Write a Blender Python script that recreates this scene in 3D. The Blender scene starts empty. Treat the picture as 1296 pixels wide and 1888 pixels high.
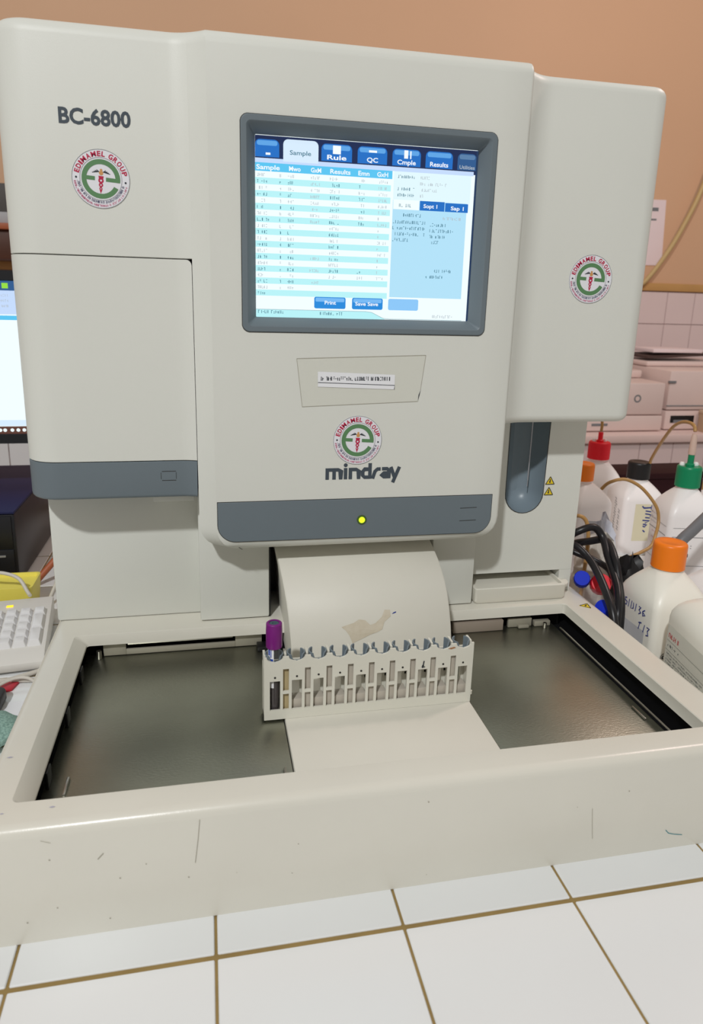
import bpy, bmesh, math, random
from mathutils import Vector, Matrix
random.seed(7)
scene = bpy.context.scene
COL = scene.collection

# ------------------------------------------------------------------ camera
CAM = Vector((.18633, -.47132, .49396)); PITCH, YAW, ROLL, FPX = -.248744, .208204, .0276735, 1275.26
fwd = Vector((math.sin(YAW)*math.cos(PITCH), math.cos(YAW)*math.cos(PITCH), math.sin(PITCH)))
rgt = Vector((math.cos(YAW), -math.sin(YAW), 0)); upv = rgt.cross(fwd)
R_ = rgt*math.cos(ROLL)+upv*math.sin(ROLL); U_ = upv*math.cos(ROLL)-rgt*math.sin(ROLL)
cd = bpy.data.cameras.new('camera'); cam = bpy.data.objects.new('camera', cd); COL.objects.link(cam)
mw = Matrix.Identity(4)
for i in range(3):
    mw[i][0] = R_[i]; mw[i][1] = U_[i]; mw[i][2] = -fwd[i]; mw[i][3] = CAM[i]
cam.matrix_world = mw
cd.sensor_fit = 'AUTO'; cd.sensor_width = 36; cd.lens = FPX/1888*36; cd.shift_y = -70/1888
cd.clip_start = .01; cd.clip_end = 60
cd.dof.use_dof = True; cd.dof.focus_distance = .82; cd.dof.aperture_fstop = 9
scene.camera = cam
# ------------------------------------------------------------------ world, lamps, exposure
w = bpy.data.worlds.new('room_ambient'); scene.world = w; w.use_nodes = True
w.node_tree.nodes['Background'].inputs[0].default_value = (1, .935, .84, 1)
w.node_tree.nodes['Background'].inputs[1].default_value = .29
def lamp(name, loc, power, rad, col):
    l = bpy.data.lights.new(name, 'POINT'); l.energy = power; l.shadow_soft_size = rad; l.color = col
    o = bpy.data.objects.new(name, l); o.location = loc; COL.objects.link(o)
lamp('ceiling_bulb', (-1.1, -2.5, 3.19), 398, .095, (.985, 1, 1))
lamp('far_ceiling_bulb', (2.0, .75, 1.95), 42, .12, (1, .80, .74))  # unseen warm lamp added on the right to brighten bottles and far counter
vs = scene.view_settings; vs.view_transform = 'Standard'; vs.look = 'None'; vs.gamma = 1; vs.exposure = 0; vs.use_curve_mapping = False

# ------------------------------------------------------------------ materials
def lin(c): return c/12.92 if c <= .04045 else ((c+.055)/1.055)**2.4
def rgb(r, g, b): return (lin(r/255), lin(g/255), lin(b/255), 1)
def mat(name, col, rough=.5, metal=0, var=.04, vscale=12, bump=0, bscale=300, emit=None, es=1., alpha=1, trans=0, stretch=None, spec=.5, col2=None, ior=1.45):
    m = bpy.data.materials.new(name); m.use_nodes = True; nt = m.node_tree; N = nt.nodes; L = nt.links
    b = N['Principled BSDF']
    b.inputs['Roughness'].default_value = rough; b.inputs['Metallic'].default_value = metal
    b.inputs['Specular IOR Level'].default_value = spec; b.inputs['IOR'].default_value = ior
    b.inputs['Alpha'].default_value = alpha; b.inputs['Transmission Weight'].default_value = trans
    b.inputs['Base Color'].default_value = col
    if var or bump:
        tc = N.new('ShaderNodeTexCoord'); mp = N.new('ShaderNodeMapping'); L.new(tc.outputs['Object'], mp.inputs[0])
        if stretch: mp.inputs['Scale'].default_value = stretch
    if var:
        nz = N.new('ShaderNodeTexNoise'); nz.inputs['Scale'].default_value = vscale; nz.inputs['Detail'].default_value = 4
        L.new(mp.outputs[0], nz.inputs[0])
        mx = N.new('ShaderNodeMix'); mx.data_type = 'RGBA'
        c2 = col2 or tuple(min(1, c*(1+var)) for c in col[:3])+(1,)
        mx.inputs[6].default_value = col2 and col or tuple(c*(1-var) for c in col[:3])+(1,); mx.inputs[7].default_value = c2
        L.new(nz.outputs[0], mx.inputs[0]); L.new(mx.outputs[2], b.inputs['Base Color'])
    if bump:
        n2 = N.new('ShaderNodeTexNoise'); n2.inputs['Scale'].default_value = bscale; L.new(mp.outputs[0], n2.inputs[0])
        bp = N.new('ShaderNodeBump'); bp.inputs['Strength'].default_value = bump; bp.inputs['Distance'].default_value = .0006
        L.new(n2.outputs[0], bp.inputs['Height']); L.new(bp.outputs[0], b.inputs['Normal'])
    if emit:
        b.inputs['Emission Color'].default_value = emit; b.inputs['Emission Strength'].default_value = es
    return m
M = {}
M['shell'] = mat('machine_shell_plastic', rgb(219, 220, 213), .46, var=.03, vscale=6, bump=.12, bscale=900)
M['shell2'] = mat('machine_base_plastic', rgb(219, 216, 205), .5, var=.05, vscale=9, bump=.1, bscale=900)
M['basegloss'] = mat('machine_base_gloss', rgb(219, 216, 205), .27, var=.05, vscale=9, bump=.08, bscale=900)
M['bracket'] = mat('bracket_metal', rgb(168, 163, 148), .5, .3)
M['grey'] = mat('slate_plastic', rgb(108, 119, 126), .45, var=.04, bump=.1, bscale=900)
M['recess'] = mat('probe_recess_grey', rgb(126, 140, 150), .35, var=.03)
M['black'] = mat('black_plastic', rgb(24, 24, 26), .4)
M['seam'] = mat('dark_seam', rgb(52, 50, 46), .7)
M['steel'] = mat('brushed_steel', (.34, .345, .29, 1), .37, 1, var=.10, vscale=14, bump=.3, bscale=260, stretch=(1, 2, 1))
M['steel2'] = mat('bright_steel', (.5, .48, .44, 1), .3, 1, var=.1)
M['taupe'] = mat('taupe_block', rgb(150, 138, 126), .5)
M['rack'] = mat('rack_plastic', rgb(222, 220, 208), .4, var=.03, bump=.1)
M['rackin'] = mat('rack_inner_panel', rgb(190, 182, 170), .5, var=.06, vscale=40)
M['rackstain'] = mat('rack_yellowed_panel', rgb(186, 168, 128), .5, var=.1, vscale=60)
M['socket'] = mat('rack_socket_insert', rgb(120, 132, 140), .4)  # shadow inside the cups, put into their colour as bluish grey
M['purple'] = mat('purple_cap', rgb(122, 24, 122), .35)
M['purple2'] = mat('rubber_stopper', rgb(70, 92, 98), .6)
M['blood'] = mat('blood', rgb(34, 12, 16), .15)
M['tubeglass'] = mat('clear_tube', (.92, .93, .94, 1), .08, var=0, alpha=.07)
M['labelwhite'] = mat('label_paper', rgb(235, 236, 240), .5, var=.02)
M['blue'] = mat('label_blue', rgb(38, 74, 178), .4)
M['white'] = mat('white_vinyl', rgb(232, 232, 238), .3, var=.02)
M['ink'] = mat('slate_ink', rgb(66, 76, 86), .5)
M['navy'] = mat('navy_ink', rgb(40, 46, 92), .5)
M['bluepen'] = mat('blue_pen', rgb(28, 52, 140), .5)
M['crimson'] = mat('crimson_ink', rgb(186, 26, 70), .5)
M['pinkink'] = mat('pink_ink', rgb(196, 92, 128), .5)
M['leaf'] = mat('green_ink', rgb(92, 136, 92), .5)
M['gold'] = mat('gold_ink', rgb(206, 150, 90), .5)
M['dark'] = mat('dark_ink', rgb(38, 44, 54), .5)
M['greyink'] = mat('grey_ink', rgb(120, 122, 126), .5)
M['redink'] = mat('red_ink', rgb(205, 60, 66), .5)
M['yellow'] = mat('warning_yellow', rgb(236, 206, 40), .45)
M['tape'] = mat('clear_tape', rgb(222, 219, 196), .3, var=.05, alpha=.11)
M['residue'] = mat('old_tape_residue', rgb(196, 184, 160), .5, var=.2, vscale=160, col2=rgb(216, 208, 192))
M['teal'] = mat('teal_pen', rgb(30, 130, 140), .5)
M['tile'] = mat('glazed_tile', rgb(231, 233, 234), .18, var=.02, vscale=5)
M['grout'] = mat('stained_grout', rgb(150, 126, 78), .9, var=.25, vscale=30, bump=.5, bscale=200)
M['walltile'] = mat('wall_tile', rgb(226, 205, 203), .25, var=.04, vscale=4)  # white tile; the pinkish light on the far right is put into its colour
M['wallgrout'] = mat('wall_grout', rgb(170, 145, 142), .9)
M['paint'] = mat('orange_wall_paint', rgb(214, 172, 138), .6, var=.06, vscale=1.5, bump=.2, bscale=40)
M['ochre'] = mat('ochre_trim', rgb(196, 150, 92), .5, var=.1)
M['slab'] = mat('counter_edge', rgb(226, 200, 194), .4)
M['floor'] = mat('floor_grey', rgb(120, 110, 105), .5)
M['hdpe'] = mat('white_bottle_plastic', rgb(250, 247, 247), .35, var=.03, vscale=9)
M['hdpe2'] = mat('cream_bottle_plastic', rgb(244, 242, 232), .35, var=.03, vscale=9)
M['red'] = mat('red_cap', rgb(236, 14, 40), .45)
M['orange'] = mat('orange_cap', rgb(252, 130, 22), .35)
M['green'] = mat('green_cap', rgb(8, 138, 92), .35)
M['capblue'] = mat('blue_cap', rgb(24, 52, 205), .6, spec=.25)
M['nozzle'] = mat('nozzle_plastic', rgb(214, 186, 172), .4)
M['tan'] = mat('tan_tubing', rgb(178, 138, 84), .35)
M['hose'] = mat('grey_hose', rgb(112, 114, 118), .45)
M['cable'] = mat('black_cable', rgb(26, 26, 30), .35)
M['wcable'] = mat('white_cable', rgb(206, 200, 190), .45)
M['olive'] = mat('khaki_hose', rgb(196, 168, 116), .5)
M['bag'] = mat('clear_bag', rgb(226, 214, 222), .12, var=.1, vscale=30, alpha=.09, spec=.25, bump=1, bscale=40)
M['crumple'] = mat('grey_film', rgb(204, 198, 190), .3, var=.1, vscale=25)
M['maroon'] = mat('maroon_card', rgb(44, 17, 20), .7, spec=.2)
M['printer'] = mat('printer_plastic', rgb(226, 204, 198), .4)
M['paper'] = mat('paper', rgb(236, 218, 220), .7, var=.03)
M['wood'] = mat('dark_wood', rgb(82, 48, 34), .5, var=.2, vscale=6, stretch=(1, 1, 8))
M['wood2'] = mat('orange_wood', rgb(168, 92, 58), .5, var=.15)
M['greybox'] = mat('grey_card', rgb(176, 176, 180), .6)
M['pcblack'] = mat('pc_black', rgb(20, 21, 27), .4)
M['pcblue'] = mat('pc_navy_top', rgb(30, 33, 72), .6, spec=.3)
M['silver'] = mat('silver', rgb(190, 190, 195), .3, .6)
M['kb'] = mat('keyboard_white', rgb(226, 223, 218), .4)
M['key'] = mat('keycap_white', rgb(232, 231, 232), .45)
M['amber'] = mat('amber_led', rgb(250, 200, 40), .4, emit=rgb(255, 205, 30), es=1.2)
M['lemon'] = mat('yellow_plastic', rgb(238, 224, 104), .45)
M['redcloth'] = mat('red_card', rgb(190, 40, 56), .5)
M['teals'] = mat('teal_scrub', rgb(30, 84, 80), .8, var=.5, vscale=420, col2=rgb(190, 226, 214), bump=1, bscale=400)
M['led'] = mat('green_led', rgb(190, 230, 40), .3, emit=rgb(200, 240, 30), es=1.1)
M['ledring'] = mat('led_ring', rgb(70, 92, 40), .4)
def screenmat(name, r, g, b, s=1.0): 
    c = rgb(r, g, b); return mat(name, (c[0]*.05, c[1]*.05, c[2]*.05, 1), .3, var=0, emit=c, es=s, spec=.2)
S = {k: screenmat('screen_'+k, *v) for k, v in dict(white=(240, 252, 254), navy=(36, 48, 84), tab=(40, 112, 196), tablight=(96, 164, 228), pale=(214, 234, 252), lav=(196, 218, 250),
     head=(92, 196, 240), cyan=(184, 241, 246), panel=(178, 224, 246), info=(224, 246, 252), btn=(44, 138, 218), btnlight=(120, 184, 242), ghost=(140, 198, 246), text=(70, 120, 140), faint=(178, 188, 196), txtwhite=(244, 250, 255), dim=(92, 128, 168), dimtab=(52, 92, 142), line=(150, 180, 190), dark=(40, 60, 92)).items()}

# ------------------------------------------------------------------ mesh helpers
FP = {}
class B:
    def __init__(s): s.v = []; s.f = []
    def add(s, v, f):
        n = len(s.v); s.v += [tuple(p) for p in v]; s.f += [tuple(i+n for i in q) for q in f]; return s
    def box(s, x0, x1, y0, y1, z0, z1):
        return s.add([(x0,y0,z0),(x1,y0,z0),(x1,y1,z0),(x0,y1,z0),(x0,y0,z1),(x1,y0,z1),(x1,y1,z1),(x0,y1,z1)],
                     [(0,3,2,1),(4,5,6,7),(0,1,5,4),(1,2,6,5),(2,3,7,6),(3,0,4,7)])
    def rings(s, rings, cap0=True, cap1=True, closed=True, skip=()):
        n = len(rings[0]); v = [p for r in rings for p in r]; f = []
        for k in range(len(rings)-1):
            for i in range(n if closed else n-1):
                if (k, i) in skip: continue
                j = (i+1) % n; f.append((k*n+i, k*n+j, (k+1)*n+j, (k+1)*n+i))
        if cap0: f.append(tuple(range(n))[::-1])
        if cap1: f.append(tuple((len(rings)-1)*n+i for i in range(n)))
        return s.add(v, f)
    def prism(s, poly, fr, d):
        """2D outline in a frame (origin, ux, uy, un), extruded along un by d"""
        o, ux, uy, un = fr
        a = [o+ux*p[0]+uy*p[1] for p in poly]
        return s.rings([a, [p+un*d for p in a]])
    def cyl(s, c, r0, r1, z0, z1, n=20, cap=True):
        R = [[(c[0]+r*math.cos(2*math.pi*i/n), c[1]+r*math.sin(2*math.pi*i/n), z) for i in range(n)] for r, z in ((r0, z0), (r1, z1))]
        return s.rings(R, cap, cap)
    def lathe(s, c, prof, n=20, ridge=0):
        R = []
        for q in prof:
            r, z = q[0], q[1]; rd = ridge if len(q) > 2 else 0
            R.append([(c[0]+(r-(rd if i % 2 else 0))*math.cos(2*math.pi*i/n), c[1]+(r-(rd if i % 2 else 0))*math.sin(2*math.pi*i/n), c[2]+z) for i in range(n)])
        return s.rings(R)
    def tube(s, pts, r, n=8, sub=6, smooth=True):
        P = [Vector(p) for p in pts]; Q = []
        if smooth and len(P) > 2:
            for i in range(len(P)-1):
                p0 = P[max(i-1, 0)]; p1 = P[i]; p2 = P[i+1]; p3 = P[min(i+2, len(P)-1)]
                for k in range(sub):
                    t = k/sub
                    Q.append(.5*((2*p1)+(p2-p0)*t+(2*p0-5*p1+4*p2-p3)*t*t+(3*p1-p0-3*p2+p3)*t**3))
            Q.append(P[-1])
        else: Q = P
        rings = []; up = Vector((0, 0, 1)); prev = None
        for i, q in enumerate(Q):
            t = (Q[min(i+1, len(Q)-1)]-Q[max(i-1, 0)]).normalized()
            if prev is None:
                a = t.cross(up)
                if a.length < .1: a = t.cross(Vector((1, 0, 0)))
            else: a = prev-t*prev.dot(t)
            a.normalize(); prev = a; b = t.cross(a)
            rings.append([q+a*(r*math.cos(2*math.pi*k/n))+b*(r*math.sin(2*math.pi*k/n)) for k in range(n)])
        return s.rings(rings)
    def flat(s, v2, f, fr, off=0.):
        o, ux, uy, un = fr; s.k = (getattr(s, 'k', 0)+1) % 40; off += s.k*4e-6
        return s.add([o+ux*p[0]+uy*p[1]+un*off for p in v2], f)
    def build(s, name, m, parent=None, smooth=35, bevel=0, seg=2, tri=False):
        me = bpy.data.meshes.new(name)
        lo = [min(p[i] for p in s.v) for i in range(3)]; hi = [max(p[i] for p in s.v) for i in range(3)]
        o3 = Vector(((lo[0]+hi[0])/2, (lo[1]+hi[1])/2, lo[2]))
        me.from_pydata([Vector(p)-o3 for p in s.v], [], s.f)
        bm = bmesh.new(); bm.from_mesh(me)
        bmesh.ops.recalc_face_normals(bm, faces=bm.faces)
        if bevel:
            ed = [e for e in bm.edges if len(e.link_faces) == 2 and e.calc_face_angle(0) > .6]
            bmesh.ops.bevel(bm, geom=ed, offset=bevel, segments=seg, affect='EDGES', profile=.5, clamp_overlap=True)
        bm.to_mesh(me); bm.free()
        if smooth:
            me.polygons.foreach_set('use_smooth', [True]*len(me.polygons)); me.set_sharp_from_angle(angle=math.radians(smooth))
        me.materials.append(m if not isinstance(m, str) else M[m])
        o = bpy.data.objects.new(name, me); COL.objects.link(o)
        FP[o] = o3
        if parent: o.parent = parent; o.location = o3-FP[parent]
        else: o.location = o3
        return o
def tag(o, label=None, cat=None, group=None, kind=None):
    if label: o['label'] = label
    if cat: o['category'] = cat
    if group: o['group'] = group
    if kind: o['kind'] = kind
    return o
def thing(name, label, cat, loc, rotz=None, group=None):
    """rotz given: parts are built in the thing's own frame; otherwise in room coordinates"""
    o = bpy.data.objects.new(name, None); o.empty_display_size = .05; COL.objects.link(o); o.location = loc
    if rotz is None: FP[o] = Vector(loc)
    else: FP[o] = Vector((0, 0, 0)); o.rotation_euler = (0, 0, rotz)
    return tag(o, label, cat, group)
def struct(name, b, m, parent=None, **k):
    o = b.build(name, m, parent, **k)
    if not parent: o['kind'] = 'structure'
    return o
V = Vector
def front(x, y, z): return (V((x, y, z)), V((1, 0, 0)), V((0, 0, 1)), V((0, -1, 0)))
def rsq(a, b, r, n=5, cx=0, cy=0):
    P = []
    for k, (sx, sy) in enumerate(((1, 1), (-1, 1), (-1, -1), (1, -1))):
        for i in range(n+1):
            t = math.radians(90*k+90*(i+.5)/(n+1))
            P.append((cx+sx*(a-r)+r*math.cos(t), cy+sy*(b-r)+r*math.sin(t)))
    return P
def rrect(x0, x1, z0, z1, r, n=4):
    return rsq((x1-x0)/2, (z1-z0)/2, r, n, (x0+x1)/2, (z0+z1)/2)
_tc = {}
def text2d(s, bold=0.):
    k = (s, bold)
    if k in _tc: return _tc[k]
    cu = bpy.data.curves.new('t', 'FONT'); cu.body = s; cu.size = 1; cu.offset = bold; cu.resolution_u = 3
    ob = bpy.data.objects.new('t', cu); COL.objects.link(ob); dg = bpy.context.evaluated_depsgraph_get(); dg.update()
    me = bpy.data.meshes.new_from_object(ob.evaluated_get(dg))
    r = ([(v.co.x, v.co.y) for v in me.vertices], [tuple(p.vertices) for p in me.polygons])
    bpy.data.objects.remove(ob); bpy.data.curves.remove(cu); bpy.data.meshes.remove(me)
    _tc[k] = r; return r
def textfit(b, s, x, z, wd, ht, fr, bold=.012, off=.0003):
    """lettering whose box starts at x,z (lower left) and is wd wide, ht = capital height (wd None: natural)"""
    v, f = text2d(s, bold)
    x0 = min(p[0] for p in v); x1 = max(p[0] for p in v); cap = text2d('H', bold)[0]; ch = max(p[1] for p in cap)
    sz = ht/ch; sx = sz if wd is None else wd/(x1-x0)
    b.flat([(x+(p[0]-x0)*sx, z+p[1]*sz) for p in v], f, fr, off)
def ribbon(b, pts, wd, fr, off=.0003):
    v = []; f = []
    n = len(pts)
    for i, p in enumerate(pts):
        a = pts[max(i-1, 0)]; c = pts[min(i+1, n-1)]; dx, dy = c[0]-a[0], c[1]-a[1]; l = math.hypot(dx, dy) or 1
        nx, ny = -dy/l*wd/2, dx/l*wd/2
        if 0 < i < n-1:
            d1 = (p[0]-a[0], p[1]-a[1]); l1 = math.hypot(*d1) or 1
            k = abs((d1[0]*dx+d1[1]*dy)/(l1*l)); k = min(1/max(k, .6), 1.6); nx *= k; ny *= k
        v += [(p[0]+nx, p[1]+ny), (p[0]-nx, p[1]-ny)]
        if i: f.append((2*i-2, 2*i-1, 2*i+1, 2*i))
    b.flat(v, f, fr, off)
def scribble(b, x, z, wd, ht, fr, off=.0003, dens=1., rnd=random):
    """unreadable small print: rows of short strokes"""
    step = ht*.72/dens; n = max(1, int(wd/step))
    for i in range(n):
        if rnd.random() < .13: continue
        gx = x+i*step; t = ht*.17
        for k in range(2):
            q = rnd.random()
            if q < .55:
                xx = gx+rnd.choice((0, .3, .5))*step; ribbon(b, [(xx, z), (xx, z+ht*rnd.choice((1, 1, .75)))], t, fr, off)
            else:
                zz = z+rnd.choice((.08, .5, .92))*ht; ribbon(b, [(gx, zz), (gx+step*.6, zz)], t, fr, off)
def arcpts(cx, cz, r, a0, a1, n): return [(cx+r*math.cos(math.radians(a0+(a1-a0)*i/n)), cz+r*math.sin(math.radians(a0+(a1-a0)*i/n))) for i in range(n+1)]
def ringband(b, cx, cz, r0, r1, a0, a1, fr, off, n=48):
    A = arcpts(cx, cz, r0, a0, a1, n); C = arcpts(cx, cz, r1, a0, a1, n)
    b.flat(A+C, [(i, i+1, n+2+i, n+1+i) for i in range(n)], fr, off)

# ================================================================== ROOM
T = .15; GX0, GY0 = .1822, -.0368
ct = B().box(-1.25, 1.75, -.62, 1.25, -.04, -.0015)
counter = struct('trim_1', ct, 'grout'); counter['label'] = 'white tiled counter top with brown grout lines'
def tilemesh(name, sx, sy, sz, m):
    b = B().box(-sx/2, sx/2, -sy/2, sy/2, 0, sz)
    o = b.build(name, m, None, smooth=30, bevel=.0008, seg=1); COL.objects.unlink(o); return o
tm = tilemesh('tile', T-.0024, T-.0044, .006, 'tile')
def puttile(proto, parent, loc, rot=(0, 0, 0)):
    o = proto.copy(); COL.objects.link(o); o.parent = parent; o.location = V(loc)-FP[parent]; o.rotation_euler = rot; return o
for i in range(-7, 10):
    for j in range(-4, 8):
        x = GX0+T*(i+.5); y = GY0+T*(j+.5)
        if .07 < x < .62 and .07 < y < .66: continue
        if x > 1.7 or y > 1.18: continue
        puttile(tm, counter, (x, y, -.006))
cb = B().box(-1.25, 1.75, -.55, 1.22, -.85, -.041)
struct('trim_2', cb, 'slab')
struct('floor', B().box(-3, 4.5, -3.2, 2.75, -.9, -.85), 'floor')
wall = struct('wall_back', B().box(-3, 4.5, 2.605, 2.75, -.85, 3.2), 'paint')
# far counter along the back wall, tiled front and splashback
far = struct('trim_3', B().box(-1.6, 4.2, 1.955, 2.6, -.85, -.032), 'wallgrout')
struct('trim_4', B().box(.9, 4.2, 1.93, 2.604, -.032, .0), 'slab', bevel=.004)
ledge = struct('trim_7', B().box(-1.6, .899, 1.956, 2.604, -.0319, .052), 'wallgrout')
tl = tilemesh('front_tile', T-.003, T-.003, .006, 'tile')
for i in range(-6, 3):
    for j in range(2): puttile(tl, ledge, (-.465+T*(i+.5), 1.9558, .050-T*(j+.5)), (math.pi/2, 0, 0))
tw = tilemesh('wall_tile', T-.003, T-.003, .006, 'walltile')
spl = struct('trim_5', B().box(-1.6, 4.2, 2.597, 2.606, .0, .566), 'wallgrout')
rx = (math.pi/2, 0, 0)
for i in range(-26, 12):
    x = 2.3633+T*(i+.5)
    if -1.5 > x or x > 3.4: continue
    for j in range(4): 
        puttile(tw, spl, (x, 2.597, .563-T*(j+.5)), rx)
    for j in range(2):
        if 1.3 < x < 2.9: puttile(tw, far, (x-.04, 1.955, -.035-T*(j+.5)), rx)
struct('trim_6', B().box(-1.6, 4.2, 2.585, 2.606, .567, .603), 'ochre', bevel=.003)

# ================================================================== ANALYZER
AN = thing('blood_analyzer', 'large off-white benchtop blood analyzer with touchscreen and open rack tray', 'analyzer', (.345, .35, 0))
H = .1043; YB = .3515; YM = .2931; YP = .2766; YC = .3256; ZT = .739
# ---- base with tray opening
def base_ring(inset, z):
    return [(p[0]+.3455, p[1]+.40, z) for p in rsq(.3455-inset, .40-inset, max(.018-inset, .004), 5)]
b = B(); r = .009
R0 = [base_ring(.0, .0), base_ring(0, H-r)]+[base_ring(r*(1-math.cos(a)), H-r+r*math.sin(a)) for a in [math.radians(t) for t in (22, 45, 68, 90)]]
def open_ring(x0, x1, y0, y1, rr, z):
    return [(p[0], p[1], z) for p in rrect(x0, x1, y0, y1, rr, 5)]
R0 += [open_ring(.0276, .6505, .0311, .3104, .006, H), open_ring(.0285, .6497, .0320, .3100, .006, H-.0008), open_ring(.0400, .6492, .0335, .3095, .004, .0925), open_ring(.0405, .6488, .036, .3092, .004, .0905), open_ring(.0330, .6550, .030, .335, .004, .0900)]
b.rings(R0, True, False); base = b.build('base', 'basegloss', AN, smooth=28)
# black well
b = B().rings([[(p[0], p[1], .0897) for p in rrect(.030, .658, .028, .338, .003)], [(p[0], p[1], .060) for p in rrect(.030, .658, .028, .338, .003)]], False, True)
b.build('tray_well', 'black', AN)
b = B().box(.0375, .2545, .048, .322, .0605, .072); b.build('steel_plate', 'steel', AN, bevel=.0008).__setitem__('label', 'brushed steel sliding plate')
b = B().box(.4575, .638, .048, .322, .0605, .072); b.build('steel_plate', 'steel', AN, bevel=.0008).__setitem__('label', 'brushed steel sliding plate')
# rails and brackets at the back and sides of the tray
b = B().box(.057, .083, .3165, .3195, .0725, .0895).box(.083, .212, .3165, .3195, .0725, .0795).box(.212, .2445, .3165, .3195, .0725, .0895); b.build('pusher_bracket', 'bracket', AN, bevel=.0005)
b = B().box(.085, .209, .318, .3215, .0845, .0865); b.build('pusher_rail', 'steel2', AN)
b = B().box(.238, .256, .300, .3165, .0722, .0775); b.build('stop_tab', 'black', AN, bevel=.001)
b = B().cyl((.0525, .3125), .0035, .003, .0722, .082, 14); b.build('bolt', 'steel2', AN)
b = B().box(.4925, .5625, .3085, .3195, .0722, .0868); b.build('slide_block', 'taupe', AN, bevel=.001)
b = B().box(.572, .606, .3145, .3195, .0722, .084).box(.609, .632, .312, .3195, .0722, .0795).box(.585, .600, .309, .3145, .0722, .0765); b.build('latch_bracket', 'bracket', AN, bevel=.001)
b = B().cyl((.622, .308), .003, .0025, .0722, .079, 12); b.build('bolt', 'steel2', AN)
b = B().tube([(.6405, .30, .0745), (.6405, .055, .0745)], .0013, 8, 1, False); b.build('edge_rail', 'steel2', AN)
for y in (.085, .175, .255):
    b = B().box(.0395, .0425, y, y+.014, .0722, .0885); b.build('side_stop', 'black', AN, bevel=.0006)
for x, y in ((.0565, .085), (.2475, .0665), (.629, .105)):
    b = B().box(x-.0012, x+.0012, y-.012, y+.012, .0722, .0745); b.build('guide_pin', 'steel2', AN, bevel=.0005)
# ---- lower housing
def outline_prism(b, pts, y0, y1): b.prism(pts, (V((0, y0, 0)), V((1, 0, 0)), V((0, 0, 1)), V((0, 1, 0))), y1-y0)
b = B(); b.box(.0012, .178, YB, .72, H+.0002, .33)
b.build('left_housing', 'shell', AN, bevel=.003)
b = B()
pts = [(.50, .136), (.6772, .136), (.6772, .362), (.6255, .362), (.6240, .2475)]+arcpts(.5965, .2475, .0275, 0, -180, 14)[1:]+[(.5680, .362), (.50, .362)]
outline_prism(b, pts, YB, YB+.035)
b.box(.50, .5300, YB+.004, .72, H+.0002, .139).box(.6595, .6772, YB, .72, H+.0002, .1358)
b.box(.50, .6772, YB+.0352, .72, .136, .362)
b.build('right_housing', 'shell', AN, smooth=30)
b = B()  # concave probe recess lining
oA = [(.6255, .362), (.6240, .2475)]+arcpts(.5965, .2475, .0275, 0, -180, 14)[1:]+[(.5680, .362)]
rr_ = []
for k in range(6):
    q = k/5; ins = .0225*(1-math.cos(q*math.pi/2)); yy = YB+.0002+.0335*math.sin(q*math.pi/2)
    ring = []
    for x, z in oA:
        c = (.5965, max(.2475, min(z, .5)))
        dx, dz = x-.5965, (z-.2475 if z < .2475 else 0); l = math.hypot(dx, dz) or 1
        ring.append((x-dx/l*ins, yy, z-dz/l*ins))
    rr_.append(ring)
b.rings(rr_, False, False, closed=False)
n = len(oA); b.add(rr_[-1], [tuple(range(n))])
rec = b.build('probe_recess', 'recess', AN, smooth=40)
b = B().rings([[(p[0], YB-.0004, p[1]) for p in oA], [(.5965+(p[0]-.5965)*.965, YB-.0004, p[1]+(.0009 if p[1] < .25 else 0)) for p in oA]], False, False, closed=False); b.build('recess_rim', 'seam', rec)
b = B().tube([(.6065, .3655, .362), (.6065, .3655, .262)], .0009, 8, 1, False).tube([(.6065, .3655, .263), (.6065, .3655, .2535)], .0005, 8, 1, False); b.build('sampling_probe', 'silver', AN)
def warn(x, z, s, fr, parent):
    b = B().prism([(x-s, z-s*.55), (x+s, z-s*.55), (x, z+s*1.1)], fr, .0003)
    t = b.build('warning_triangle', 'yellow', parent, smooth=0)
    b = B()
    k = 1.0
    for a, c in (((-s, -s*.55), (s, -s*.55)), ((s, -s*.55), (0, s*1.1)), ((0, s*1.1), (-s, -s*.55))):
        ribbon(b, [(x+a[0]*.93, z+a[1]*.93), (x+c[0]*.93, z+c[1]*.93)], s*.15, fr, .0005)
    ribbon(b, [(x-.05*s, z+.55*s), (x+.02*s, z+.1*s), (x-.1*s, z+.05*s), (x, z-.25*s)], s*.2, fr, .0005)
    b.build('warning_print', 'dark', t, smooth=0)
warn(.6320, .2632, .0068, front(0, YB, 0), AN); warn(.6313, .2484, .0068, front(0, YB, 0), AN)
warn(.0, .0, .0078, (V((.6735, .2985, H)), V((.75, -.66, 0)), V((.66, .75, 0)), V((0, 0, 1))), AN)
# waste tray under the probe
b = B()
TR = [(.5255, .6575, .324)]
x0, x1, y0, y1, z0, z1 = .5262, .6570, .3240, .46, H+.0006, .1262
rg = lambda i, z: [(p[0], p[1], z) for p in rrect(x0+i, x1-i, y0+i, y1-i, .004, 3)]
b.rings([rg(.0015, z0), rg(0, z0+.003), rg(0, z1-.001), rg(.0008, z1), rg(.0040, z1), rg(.0046, z1-.004)], True, True)
wt = b.build('waste_tray', 'shell2', AN, smooth=30)
ear = [(.0, 0)]+arcpts(.0, .016, .0155, -70, 70, 8)+[(0, .032)]
b = B().rings([[(.657+p[0]*.82, .331+p[1], z) for p in ear] for z in (.1170, .1225)]); b.build('tray_handle', 'shell2', AN, bevel=.001)
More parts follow.
